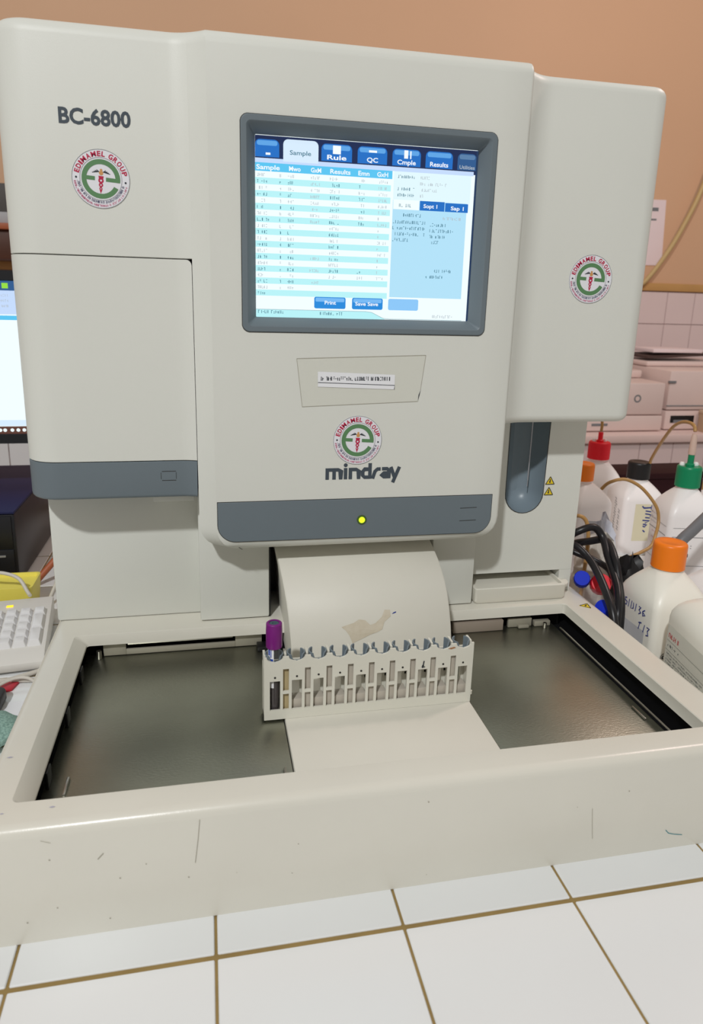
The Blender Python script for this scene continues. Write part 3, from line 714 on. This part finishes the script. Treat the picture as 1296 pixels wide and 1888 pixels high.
def wrap(b, c, r, a0, a1, z0, z1, n=14):
    v = [(c[0]+r*math.cos(math.radians(a0+(a1-a0)*i/n)), c[1]+r*math.sin(math.radians(a0+(a1-a0)*i/n)), c[2]+z) for z in (z0, z1) for i in range(n+1)]
    b.add(v, [(i, i+1, n+2+i, n+1+i) for i in range(n)]); return b
lb = wrap(B(), c0, .00648, 190, 262, .034, .079).build('tube_label', 'labelwhite', TB)
wrap(B(), c0, .0066, 196, 256, .056, .0665).build('label_band', 'blue', lb)
b = wrap(B(), c0, .0066, 205, 225, .070, .0765, 6); wrap(b, c0, .0066, 232, 240, .068, .0775, 4); b.build('label_mark', 'blue', lb)
b = wrap(B(), c0, .0066, 230, 250, .0585, .0605, 6); wrap(b, c0, .0066, 238, 252, .0625, .064, 6); b.build('band_mark', 'labelwhite', lb)

# ================================================================== BOTTLES
def bottle(name, label, loc, rot, a, bb, hb, hs, nr, cr, ch, capm, bodym='hdpe', nozzle=None, cap=True, pw=1.0):
    t = thing(name, label, 'bottle', loc, rot)
    n = 5; circ = lambda r: rsq(r, r, r, n)
    sqp = rsq(a, bb, min(a, bb)*.26, n)
    R = [[(p[0]*.94, p[1]*.94, 0) for p in sqp], [(p[0], p[1], .006) for p in sqp], [(p[0], p[1], hb) for p in sqp]]
    for k in range(1, 8):
        q = k/7; s = .06*math.sin(min(1, q*3)*math.pi/2)+.94*q**1.05 if pw == 1 else math.sin(q*math.pi/2); e = (q**1.5 if pw == 1 else 1-math.cos(q*math.pi/2))
        R.append([(p[0]*(1-e)+c[0]*e, p[1]*(1-e)+c[1]*e, hb+hs*s) for p, c in zip(sqp, circ(nr))])
    zt = hb+hs
    R += [[(c[0], c[1], zt+.014) for c in circ(nr)]]
    B().rings(R).build('body', bodym, t, smooth=40)
    if cap:
        cpo = B().lathe((0, 0, zt+.004), [(cr, 0), (cr, .002, 1), (cr, ch*.86, 1), (cr*.97, ch*.95), (cr*.9, ch), (cr*.55, ch), (cr*.5, ch*.985)], 44, .0005).build('cap', capm, t, smooth=50)
        if nozzle:
            B().lathe((0, 0, zt+ch+.003), [(.007, 0), (.007, .004), (.0052, .006), (.0052, .022)], 16).build('nozzle_base', capm, cpo)
            for sx in (-1, 1): B().lathe((sx*.012, .004, zt+ch+.0035), [(.0042, 0), (.0045, .003), (.003, .006)], 12).build('vent_plug', 'hdpe', cpo)
            if nozzle == 'tip': B().lathe((0, 0, zt+ch+.024), [(.0058, 0), (.0062, .004), (.0048, .030), (.0036, .036)], 16).build('nozzle_tip', 'nozzle', cpo)
    return t, hb, hs
def face(a, side):   # frame on a bottle face; side '-x' or '-y'
    if side == '-x': return (V((-a, 0, 0)), V((0, -1, 0)), V((0, 0, 1)), V((-1, 0, 0)))
    return (V((0, -a, 0)), V((1, 0, 0)), V((0, 0, 1)), V((0, -1, 0)))
def pr(t, fn, name, m): b = B(); fn(b); b.build(name, m, t, smooth=0)
# front bottle with the big orange cap
t, _, _ = bottle('reagent_bottle', 'white square bottle with big orange cap and blue handwriting beside analyzer', (.7920, .3030, 0), math.radians(1), .042, .044, .106, .043, .020, .0218, .035, 'orange', 'hdpe2')
f = face(.042, '-x')
def hw(b):
    z = .099; s = .0042; wd = .0011
    L = [[(-.033, z+.003), (-.030, z+.004), (-.032, z-.001), (-.029, z-.003)], [(-.023, z+.005), (-.0265, z+.004), (-.026, z+.001), (-.022, z), (-.023, z-.004), (-.027, z-.004)], [(-.018, z+.005), (-.019, z-.005)], [(-.013, z+.005), (-.014, z-.005), (-.009, z-.003), (-.0095, z+.004)], [(-.004, z+.005), (-.005, z-.005)], [(.001, z+.004), (.005, z+.004), (.002, z), (.006, z-.002), (.002, z-.005)], [(.013, z+.004), (.009, z+.001), (.010, z-.004), (.014, z-.002), (.010, z+.0)]]
    L += [[(.004, .084), (.010, .086)], [(.007, .086), (.005, .076)], [(.016, .086), (.014, .076)], [(.020, .085), (.025, .085), (.022, .081), (.024, .076), (.020, .075)]]
    for l in L: ribbon(b, [(p[0]*1.12+.008, .088+(p[1]-.088)*1.15-.004) for p in l], .0014, f, .0006)
pr(t, hw, 'blue_handwriting', 'bluepen')
lb = B().flat([(-.034, .012), (.026, .012), (.026, .072), (-.034, .072)], [(0, 1, 2, 3)], f, .0003).build('grey_label', mat('pale_label', rgb(206, 208, 212), .4), t, smooth=0)
def pb(b):
    rn = random.Random(4)
    for k in range(7): scribble(b, -.027, .042-.0036*k, rn.uniform(.038, .046), .0019, f, .0006, 1, rn)
    scribble(b, -.012, .050, .008, .0035, f, .0006)
pr(t, pb, 'label_print', 'ink')
f2 = face(.044, '-y')
def sym(b):
    ringband(b, -.0215+.0005, .042, .0050, .0058, 0, 360, f2, .0005, 24); ringband(b, -.0215, .042, .0010, .0030, 0, 360, f2, .0005, 12)
    rn = random.Random(9)
    for k in range(4): scribble(b, -.030, .026-.004*k, .006, .0018, f2, .0005, 1, rn); scribble(b, -.021, .0265-.004*k, .012, .0020, f2, .0005, 1, rn)
pr(t, sym, 'round_symbol', 'dark')
# jug at the right edge
t, _, _ = bottle('reagent_jug', 'cream reagent jug with printed label nearest the right edge of the base', (.7925, .1590, 0), math.radians(-9), .062, .062, .122, .035, .02, .023, .03, 'hdpe', 'hdpe2', pw=2)
f = face(.062, '-x')
lb = B().flat([(-.048, .008), (.050, .008), (.050, .114), (-.048, .114)], [(0, 1, 2, 3)], f, .0003).build('paper_label', mat('jug_label', rgb(222, 222, 212), .45), t, smooth=0)
def jr(b): scribble(b, -.044, .0985, .026, .0058, f, .0006, 1.2, random.Random(21))
pr(t, jr, 'red_print', 'redink')
def jd(b):
    rn = random.Random(6); scribble(b, -.044, .087, .030, .0035, f, .0006, 1, rn); 
    for k in range(15): scribble(b, -.044, .077-.0040*k, rn.uniform(.075, .09), .0020, f, .0006, 1.1, rn)
    ribbon(b, [(-.047, .0945), (.049, .0945)], .0003, f, .0006); ribbon(b, [(-.047, .082), (.049, .082)], .0003, f, .0006)
pr(t, jd, 'black_print', 'ink')
# bottle half hidden behind the orange cap
bottle('reagent_bottle', 'plain white bottle at the right edge behind the big orange cap', (.9350, .3480, 0), math.radians(10), .050, .050, .088, .036, .02, .023, .03, 'hdpe', 'hdpe')
# black-capped bottle
t, _, _ = bottle('reagent_bottle', 'white bottle with black cap and yellow handwritten label', (1.0490, .7600, 0), math.radians(-7), .044, .044, .112, .036, .02, .0226, .034, 'black')
f = face(.044, '-x')
f2 = face(.044, '-y')
lb = B().flat([(-.020, .030), (.026, .030), (.026, .108), (-.020, .108)], [(0, 1, 2, 3)], f2, .0003).build('yellow_label', mat('yellowed_label', rgb(232, 226, 196), .5), t, smooth=0)
def hw2(b):
    for l in ([(-.006, .104), (-.002, .100), (.016, .101)], [(.014, .106), (.014, .096)], [(.002, .094), (.014, .092)], [(.002, .088), (.014, .086), (.013, .082)], [(.003, .080), (.013, .079)], [(-.002, .074), (.013, .073), (.004, .068)], [(.000, .066), (.008, .064), (.004, .060), (.000, .062)], [(.001, .053), (.006, .049)]): ribbon(b, l, .0026, f2, .0006)
pr(t, hw2, 'navy_handwriting', 'bluepen')
def hw3(b):
    rn = random.Random(8)
    for k in range(7):
        z = .112-.011*k; ribbon(b, [(.004, z), (.012+rn.uniform(-.003, .003), z-.003), (.006, z-.007), (.013, z-.009)], .0011, f, .0005)
    for k in range(4):
        z = .092-.012*k; ribbon(b, [(.022, z), (.029, z-.003), (.023, z-.006), (.030, z-.008)], .0012, f, .0005)
pr(t, hw3, 'grey_handwriting', 'greyink')
# red-capped
t, _, _ = bottle('reagent_bottle', 'white bottle with red dispensing cap standing against the analyzer side', (1.0440, .9050, 0), math.radians(-12), .048, .048, .106, .050, .02, .0240, .038, 'red', 'hdpe', nozzle='short')
# orange cap sliver behind analyzer
t, _, _ = bottle('reagent_bottle', 'white bottle with small orange cap half hidden by the analyzer', (.8800, .6880, 0), math.radians(12), .045, .045, .128, .040, .018, .021, .032, 'orange', 'hdpe')
f = face(.045, '-y')
def m2(b): ribbon(b, [(.012, .078), (.012, .068)], .0022, f, .0006); ribbon(b, [(.019, .079), (.018, .068)], .0022, f, .0006)
pr(t, m2, 'pen_marks', 'dark')
# green-capped
t, _, _ = bottle('reagent_bottle', 'white labelled bottle with green dispensing cap in back row', (1.0000, .5500, 0), math.radians(-12), .041, .041, .145, .044, .018, .0206, .036, 'green', 'hdpe', nozzle='tip')
f = face(.041, '-x'); f2 = face(.041, '-y')
def gp(b):
    for q in (f, f2):
        ribbon(b, [(-.033, .128), (.033, .128)], .0006, q, .0005); ribbon(b, [(-.033, .112), (.033, .112)], .0009, q, .0005); ribbon(b, [(-.033, .060), (.033, .060)], .0006, q, .0005)
    rn = random.Random(10)
    for k in range(3): scribble(b, -.03, .137-.008*k, .03, .002, f, .0005, 1, rn)
pr(t, gp, 'label_lines', 'greyink')
def gp2(b):
    textfit(b, 'GM', -.022, .090, .016, .008, f2, .03, .0005); scribble(b, -.003, .092, .01, .005, f2); scribble(b, -.022, .076, .034, .008, f2, .0005, 1, random.Random(1))
pr(t, gp2, 'label_print', 'dark')
def gp3(b):
    for k in range(4): scribble(b, -.02, .104-.011*k, .026, .0025, f, .0005, 1)
pr(t, gp3, 'pink_print', 'pinkink')

# ================================================================== HOSES, CABLES, BAG
def line(name, label, cat, pts, r, m, n=8, grp=None):
    return tag(B().tube(pts, r, n, 7).build(name, m, None, smooth=60), label, cat, grp)
line('tubing', 'thin tan tube rising from the red cap', 'tubing', [(1.044, .905, .222), (1.044, .905, .240), (1.040, .91, .262), (1.03, .93, .32), (1.01, .96, .42)], .0032, 'tan')
line('tubing', 'tan tube looping from green cap nozzle across to the black cap', 'tubing', [(1.000, .550, .289), (1.002, .556, .297), (1.006, .575, .300), (1.012, .605, .295), (1.020, .638, .278), (1.041, .694, .235), (1.057, .735, .198), (1.0605, .7425, .187)], .0030, 'tan')
line('tubing', 'brown tube curling in a wide arc before the black-capped bottle', 'tubing', [(.826, .535, .196), (.836, .53, .2085), (.860, .527, .2145), (.880, .52, .2075), (.897, .513, .193), (.912, .503, .170), (.915, .498, .147), (.903, .485, .128), (.883, .465, .118), (.858, .455, .112), (.835, .45, .106), (.82, .45, .09), (.812, .452, .05), (.812, .455, .004)], .0028, 'tan')
line('hose', 'thick grey hose leaving the frame behind the orange cap', 'hose', [(.84, .365, .128), (.853, .362, .163), (.875, .368, .178), (.905, .378, .196), (.95, .39, .225), (1.02, .41, .26), (1.10, .44, .20), (1.13, .46, .06), (1.13, .46, .009)], .0082, 'hose', 12)
line('cable', 'black cable looping over and down beside the analyzer right side', 'cable', [(.694, .43, .12), (.700, .41, .158), (.714, .40, .174), (.735, .398, .1785), (.746, .390, .165), (.741, .365, .147), (.736, .338, .130), (.730, .316, .118), (.721, .297, .106), (.713, .284, .09), (.709, .276, .05), (.709, .274, .006)], .0056, 'cable')
line('cable', 'black cable hanging in a slack curve across the clear bag', 'cable', [(.686, .43, .10), (.688, .41, .145), (.698, .385, .158), (.709, .361, .146), (.708, .330, .133), (.703, .297, .117), (.700, .275, .10), (.699, .262, .07), (.699, .256, .03), (.699, .255, .006)], .0056, 'cable')
line('cable', 'third black cable doubled beside the orange-capped bottle', 'cable', [(.70, .45, .11), (.718, .430, .140), (.738, .412, .152), (.752, .390, .160), (.744, .350, .145), (.738, .325, .118), (.729, .302, .098), (.723, .290, .06), (.721, .286, .006)], .0056, 'cable')
line('cable', 'black cable lying behind loops in front of grey film', 'cable', [(.69, .47, .12), (.705, .45, .135), (.73, .425, .128), (.755, .405, .12), (.775, .40, .10), (.785, .41, .05), (.786, .412, .005)], .005, 'cable')
line('tubing', 'short tan tube curving beside the analyzer under orange cap', 'tubing', [(.72, .46, .16), (.735, .455, .178), (.752, .45, .172), (.757, .445, .14), (.757, .447, .08), (.757, .45, .003)], .003, 'tan')
# clear bag with capped tubes
def blob(name, m, c, s, seed, parent=None, amp=.12, nu=18, nv=10, flat=True):
    rn = random.Random(seed); ph = [(rn.uniform(2, 6), rn.uniform(2, 6), rn.uniform(0, 6)) for _ in range(6)]
    R = []
    for j in range(nv+1):
        th = math.pi*(.02+.96*j/nv); ring = []
        for i in range(nu):
            a = 2*math.pi*i/nu
            d = 1+amp*sum(math.sin(p*a+q*th*1.3+r) for p, q, r in [(round(p), q, r) for p, q, r in ph])/3
            z = max(-.92, math.cos(th)*d) if flat else math.cos(th)*d
            ring.append((c[0]+s[0]*d*math.sin(th)*math.cos(a), c[1]+s[1]*d*math.sin(th)*math.sin(a), c[2]+s[2]*z))
        R.append(ring)
    return B().rings(R).build(name, m, parent, smooth=30)
tag(blob('plastic_bag', 'bag', (.7300, .3660, .0545), (.025, .044, .059), 3), 'clear plastic bag of capped tubes wedged beside the analyzer', 'bag')
def captube(label, tip, ax, m, rad=.012, grp='capped tubes in the clear bag'):
    t = thing('capped_tube', label, 'test tube', tip, 0., grp); k = rad/.0092
    ax = V(ax).normalized(); q = ax.to_track_quat('Z', 'Y'); t.rotation_euler = q.to_euler()
    B().lathe((0, 0, 0), [(.0085*k, 0), (.0092*k, .0015, 1), (.0092*k, .016, 1), (.0083*k, .0185), (.004*k, .0188)], 28, .0004).build('cap', m, t, smooth=50)
    B().lathe((0, 0, 0), [(.002, -.052), (.0062*k, -.047), (.0072*k, -.02), (.0072*k, 0)], 18).build('tube_body', 'tubeglass', t)
captube('blue-capped tube in the clear bag nearest the analyzer housing', (.7110, .3760, .1060), (-.45, -.75, .55), 'capblue', .0115)
captube('red-capped tube in the clear bag', (.7330, .3640, .1020), (-.35, -.75, .55), 'red', .0145)
captube('blue-capped tube in the clear bag lying lowest behind the cable', (.7180, .3120, .0860), (-.75, -.2, .55), 'capblue', .0115)
tag(blob('crumpled_film', 'crumple', (.790, .475, .062), (.030, .034, .066), 9, amp=.3), 'crumpled grey plastic film behind the black cables', 'plastic film')
tag(blob('crumpled_paper', mat('bluish_paper', rgb(206, 212, 226), .6), (.850, .560, .062), (.028, .024, .067), 14, amp=.25), 'crumpled bluish paper under the brown tube arc', 'paper')
tag(blob('black_pouch', 'black', (.832, .437, .052), (.024, .022, .058), 5, amp=.25), 'small glossy black pouch behind the orange-capped bottle', 'pouch')
# maroon box behind the bottles
mb = thing('storage_box', 'dark maroon box on the counter behind the reagent bottles', 'box', (1.27, 1.08, 0))
B().box(1.12, 1.42, 1.02, 1.12, 0, .074).build('box_body', 'maroon', mb, bevel=.003); B().box(1.117, 1.423, 1.017, 1.123, .074, .090).build('lid', 'maroon', mb, bevel=.003)

# ================================================================== FAR COUNTER: PRINTERS, PAPER, HOSE
def printer(label, x0, x1, y0, y1, h, hf, knob, slot):
    t = thing('printer', label, 'printer', ((x0+x1)/2, (y0+y1)/2, 0), None, 'printers on the far counter')
    B().box(x0, x1, y0, y1, .004, hf*.33).build('paper_tray', 'printer', t, bevel=.006)
    B().box(x0+.002, x1-.002, y0+.003, y1, hf*.345, hf).build('front_cover', 'printer', t, bevel=.008)
    B().box(x0+.002, x1-.002, y0+.17, y1, hf+.001, h).build('scanner_top', 'printer', t, bevel=.008)
    B().box(x0+.04, x0+.11, y0-.002, y0+.004, hf*.13, hf*.18).build('tray_handle', 'greyink', t, bevel=.001)
    for x in (x0+.03, x1-.03):
        for y in (y0+.04, y1-.04): B().cyl((x, y), .012, .012, 0, .0041, 12).build('foot', 'black', t)
    if knob: b = B(); ringband(b, knob[0], knob[1], .010, .016, 0, 360, front(0, y0+.003, 0), .0006, 16); b.build('round_emblem', 'greyink', t, smooth=0)
    if slot: B().box(slot[0], slot[1], y0-.001, y0+.02, slot[2], slot[3]).build('output_slot', 'black', t)
    return t
p1 = printer('low pale printer on the far counter, left of its taller neighbour', 1.64, 1.995, 2.0, 2.38, .232, .198, (1.872, .135), None)
B().box(1.70, 1.90, 2.15, 2.16, .2325, .275).build('paper_stop', 'greybox', p1, bevel=.002)
p2 = printer('taller pale printer with dark output slot on the far counter', 2.02, 2.46, 2.02, 2.42, .268, .245, None, (2.045, 2.155, .032, .062))
B().box(2.022, 2.458, 2.0205, 2.025, .1, .104).build('panel_seam', 'greyink', p2)
B().box(2.015, 2.048, 2.017, 2.024, .196, .204).build('side_vent', 'greyink', p2)
tag(B().rings([[(x, y, z+.012*math.sin(x*14)+.001) for x, y in ((2.03, 2.20), (2.36, 2.22), (2.36, 2.40), (2.03, 2.40))] for z in (.279, .290)]).build('document_folder', mat('dark_folder', rgb(70, 52, 48), .5), None, bevel=.001), 'dark folder lying on top of the taller printer', 'folder')
tag(B().box(2.06, 2.30, 2.21, 2.38, .303, .318).build('paper_stack', 'paper', None, bevel=.002), 'stack of white paper on the dark folder over the printer', 'paper')
tag(B().lathe((1.80, 2.09, .1985), [(.05, 0), (.052, .012), (.035, .03), (.012, .036), (.008, .07), (.004, .072)], 16).build('brown_knob', 'wood', None), 'small dark brown knob-shaped object on the low printer', 'knob')
pp = thing('wall_notice', 'white paper notice taped on the orange wall', 'notice', (2.21, 2.60, .68))
B().prism([(2.10, .681), (2.3148, .685), (2.296, .976), (2.085, .972)], front(0, 2.604, 0), .002).build('sheet', 'paper', pp, smooth=0)
def nt(b):
    f = front(0, 2.602, 0)
    ribbon(b, [(2.12, .930), (2.262, .933)], .016, f, .0004); ribbon(b, [(2.12, .885), (2.258, .888)], .008, f, .0004)
b = B(); nt(b); b.build('notice_print', 'greyink', pp, smooth=0)
line('hose', 'khaki hose hanging diagonally along the orange wall', 'hose', [(2.52, 2.56, 1.32), (2.47, 2.56, 1.12), (2.425, 2.555, .985), (2.37, 2.555, .86), (2.33, 2.555, .782), (2.285, 2.555, .71), (2.235, 2.555, .640), (2.19, 2.56, .592), (2.10, 2.57, .55)], .0105, 'olive', 10)
cv = thing('cardboard_carton', 'tan carton at the right end of the far counter', 'box', (2.33, 1.97, 0))
B().box(2.165, 2.50, 1.935, 2.005, .0, .075).build('carton_body', mat('carton', rgb(200, 170, 140), .7), cv, bevel=.002)
B().box(2.162, 2.503, 1.933, 2.007, .075, .088).build('carton_lid', mat('carton_lid', rgb(212, 184, 156), .7), cv, bevel=.002)

# ================================================================== LEFT SIDE: CABINET, MONITOR, COMPUTER, KEYBOARD
cb_ = thing('wall_cabinet', 'dark wooden wall cabinet at the upper left edge', 'cabinet', (-1.0, 2.45, .6))
B().box(-1.5, -.50, 2.36, 2.604, .598, .700).build('cabinet_body', 'wood', cb_, bevel=.003); B().box(-1.51, -.49, 2.34, 2.604, .7005, .722).build('cabinet_top', 'wood2', cb_, bevel=.003)
tag(B().box(-1.1, -.495, 2.37, 2.56, .7225, .762).build('flat_carton', 'greybox', None, bevel=.003), 'light grey flat carton on the wooden wall cabinet', 'box')
tag(B().box(-1.0, -.50, 2.38, 2.55, .7625, .86).build('file_box', mat('file_box', rgb(84, 80, 78), .6), None, bevel=.003), 'dark grey file box topmost on the wall cabinet', 'box')
PX = -.1365
pcx = thing('desktop_computer', 'black desktop computer case lying flat with navy top', 'computer', (PX-.2, .88, 0))
B().box(PX-.40, PX, .722, 1.06, .004, .1285).build('case', 'pcblack', pcx, bevel=.003)
B().box(PX-.40, PX, .722, 1.06, .1290, .1335).build('top_panel', 'pcblue', pcx, bevel=.001)
B().box(PX-.398, PX-.005, .7195, .7225, .070, .1255).build('drive_panel', 'pcblack', pcx, bevel=.001)
B().box(PX-.398, PX-.005, .7195, .7225, .008, .067).build('lower_panel', 'pcblack', pcx, bevel=.001)
B().box(PX-.028, PX-.018, .7175, .7195, .0545, .0575).build('power_button', 'silver', pcx)
for x in (PX-.37, PX-.03):
    for y in (.75, 1.03): B().cyl((x, y), .012, .012, 0, .0042, 12).build('foot', 'black', pcx)
# monitor standing on the computer
mn = thing('monitor', 'black computer monitor showing a white window, partly behind the analyzer', 'monitor', (-.28, .87, .1337))
MX0, MX1, MZ0, MZ1, MY = -.545, -.015, .2235, .5245, .848
B().box(MX0, MX1, MY+.006, MY+.045, MZ0, MZ1).build('housing', 'pcblack', mn, bevel=.006)
b = B(); ri = lambda i, y: [(p[0], y, p[1]) for p in rrect(MX0+i, MX1-i, MZ0+i, MZ1-i, .006 if i < .01 else .001, 3)]
b.rings([ri(.0, MY+.006), ri(0, MY), ri(.016, MY), ri(.018, MY+.004)], False, False); b.build('bezel', 'pcblack', mn)
B().box(-.36, -.29, .868, .90, .1480, .30).build('stand_neck', 'pcblack', mn, bevel=.004)
B().rings([[(p[0], p[1], z) for p in rrect(-.42, -.235, .80, .97, .05, 6)] for z in (.1337, .148)]).build('stand_foot', 'pcblack', mn, bevel=.002)
ms = B().box(MX0+.017, MX1-.017, MY+.003, MY+.006, MZ0+.017, MZ1-.017).build('screen', S['white'], mn, smooth=0)
def mp(name, x0, x1, z0, z1, m, k=1): B().flat([(x0, z0), (x1, z0), (x1, z1), (x0, z1)], [(0, 1, 2, 3)], front(0, MY+.003, 0), .0002*k).build(name, m if not isinstance(m, str) else S[m], ms, smooth=0)
a, c = MX0+.017, MX1-.017
mp('title_bar', a, c, .491, .5075, 'dimtab'); mp('tool_bar', a, c, .451, .491, 'lav'); mp('column_header', a, c, .4415, .449, 'head'); mp('status_bar', a, c, .2555, .266, 'pale')
mp('task_bar', a, c, MZ0+.017, .2545, screenmat('screen_taskbar', 92, 60, 52))
gk = screenmat('screen_green', 150, 220, 70)
B().flat([(-.1555, .4945), (-.1455, .4945), (-.1455, .5035), (-.1555, .5035)], [(0, 1, 2, 3)], front(0, MY+.003, 0), .0005).build('green_icon', gk, ms, smooth=0)
b = B()
for x in (-.262, -.246, -.230, -.214, -.198, -.180, -.172, -.160, -.150, -.140, -.130): b.flat(arcpts(x, .2478, .0032, 0, 330, 11), [tuple(range(12))], front(0, MY+.003, 0), .0006)
b.build('task_icons', S['white'], ms, smooth=0)
b = B()
for z in (.481, .472, .463): scribble(b, -.175, z, .03, .004, front(0, MY+.003, 0), .0006)
b.build('window_print', S['faint'], ms, smooth=0)
line('cable', 'black cable end curling on the navy computer top', 'cable', [(-.30, .955, .1375), (-.262, .965, .150), (-.245, .962, .160), (-.232, .955, .158), (-.222, .945, .140), (-.219, .94, .1372)], .0035, 'cable')
# keyboard
KB = thing('keyboard', 'white computer keyboard with number pad left of the analyzer', 'keyboard', (-.0355, .4220, 0), math.radians(6.5))
kw, kd = .44, .165
def kz(y): return .020+.020*y/kd
v = [(-kw, 0, .004), (0, 0, .004), (0, kd, .004), (-kw, kd, .004), (-kw, 0, .0155), (0, 0, .0155), (0, kd, .038), (-kw, kd, .038), (-kw, .022, .0225), (0, .022, .0225)]
B().add(v, [(0, 3, 2, 1), (0, 1, 5, 4), (1, 2, 6, 9, 5), (2, 3, 7, 6), (3, 0, 4, 8, 7), (4, 5, 9, 8), (8, 9, 6, 7)]).build('case', 'kb', KB, bevel=.003)
B().box(-.42, -.01, .01, .02, 0, .0045).build('foot_bar', 'kb', KB); B().box(-.42, -.01, kd-.03, kd-.02, 0, .0045).build('foot_bar', 'kb', KB)
def ztop_k(y): return .0225+(.038-.0225)*(y-.022)/(kd-.022)
def key(x, y, wx, wy):
    b = B(); g = .0014; R = []
    for ins, h in ((0, -.001), (.0004, .001), (.0026, .0078), (.0034, .0082)):
        R.append([(px, py, ztop_k(py)+h) for px, py in rrect(x+g/2+ins, x+wx-g/2-ins, y+g/2+ins*.8, y+wy-g/2-ins*.8+(0), .0016, 2)])
    return b.rings(R)
K = .0187; y0 = .0300
xr0 = -.0055
for cidx in range(4):
    x = xr0-K*(4-cidx)
    if cidx == 3:
        key(x, y0, K, 2*K).build('key', 'key', KB, smooth=25); key(x, y0+2*K, K, 2*K).build('key', 'key', KB, smooth=25)
        key(x, y0+4*K, K, K).build('key', 'key', KB, smooth=25)
    else:
        for r_ in range(5):
            if r_ == 0 and cidx == 0: key(x, y0, 2*K, K).build('key', 'key', KB, smooth=25); continue
            if r_ == 0 and cidx == 1: continue
            key(x, y0+r_*K, K, K).build('key', 'key', KB, smooth=25)
for cidx in range(12):
    x = xr0-K*4-.008-K*(cidx+1)-(.008 if cidx > 2 else 0)
    for r_ in range(5): key(x, y0+r_*K, K, K).build('key', 'key', KB, smooth=25)
b = B().box(-.063, -.054, .1415, .1455, ztop_k(.143)-.0006, ztop_k(.143)+.0012); b.build('indicator_light', 'amber', KB)
# things around the keyboard
yl_ = thing('yellow_tray', 'yellow plastic tray behind the white keyboard', 'tray', (-.2, .64, 0))
rg = lambda i, z: [(p[0], p[1], z) for p in rrect(-.34+i, -.0885-i, .600+i, .668-i, .008, 4)]
B().rings([rg(.004, 0), rg(.001, .03), rg(0, .046), rg(.003, .046), rg(.004, .040)]).build('tray_body', 'lemon', yl_, smooth=30)
line('cable', 'white cable arching over the yellow tray', 'cable', [(-.24, .66, .05), (-.19, .635, .062), (-.150, .612, .070), (-.125, .605, .070), (-.105, .600, .062), (-.092, .588, .046), (-.086, .578, .043)], .0028, 'wcable')
line('cable', 'white cable dropping beside the analyzer left wall', 'cable', [(-.012, .74, .20), (-.022, .72, .14), (-.042, .69, .08), (-.062, .66, .035), (-.072, .63, .01), (-.072, .60, .004)], .0028, 'wcable')
line('wooden_stick', 'orange-brown wooden stick leaning between computer and analyzer', 'stick', [(-.1125, .716, .006), (-.085, .735, .035), (-.045, .765, .075)], .006, 'wood2')
line('cable', 'pale cable lying straight under the keyboard front edge', 'cable', [(-.22, .345, .004), (-.13, .375, .004), (-.07, .402, .004), (-.03, .425, .004)], .0032, 'wcable')
line('cable', 'pale cable crossing the table nearest the red card', 'cable', [(-.20, .420, .0035), (-.12, .405, .0035), (-.07, .398, .004), (-.03, .395, .0035), (-.01, .40, .0035)], .003, 'wcable')
line('cable', 'thin pale cable curving towards the analyzer base', 'cable', [(-.16, .30, .0025), (-.11, .345, .0025), (-.075, .385, .0095), (-.05, .39, .0105), (-.030, .375, .0025), (-.015, .35, .0025)], .0022, 'wcable')
tag(B().prism([(-.14, .355), (-.066, .378), (-.060, .402), (-.14, .385)], (V((0, 0, .0004)), V((1, 0, 0)), V((0, 1, 0)), V((0, 0, 1))), .0028).build('red_card', 'redcloth', None), 'small red card lying on the table below the keyboard', 'card')
tag(B().prism([(-.20, .30), (-.012, .325), (-.008, .350), (-.2, .352)], (V((0, 0, .0002)), V((1, 0, 0)), V((0, 1, 0)), V((0, 0, 1))), .0012).build('paper_sheet', 'labelwhite', None), 'white paper sheet on the table below the red card', 'paper')
tag(B().rings([[(p[0], p[1], z) for p in rrect(-.135, -.066, .318, .366, .012, 4)] for z in (.0016, .016)]).build('black_pad', 'black', None, bevel=.003), 'black rounded pad at the left edge under the red card', 'pad')
tag(blob('scrub_pad', 'teals', (-.078, .272, .013), (.048, .040, .0138), 8, amp=.05), 'teal mesh scrub pad at the left edge beside the base', 'scrub pad')
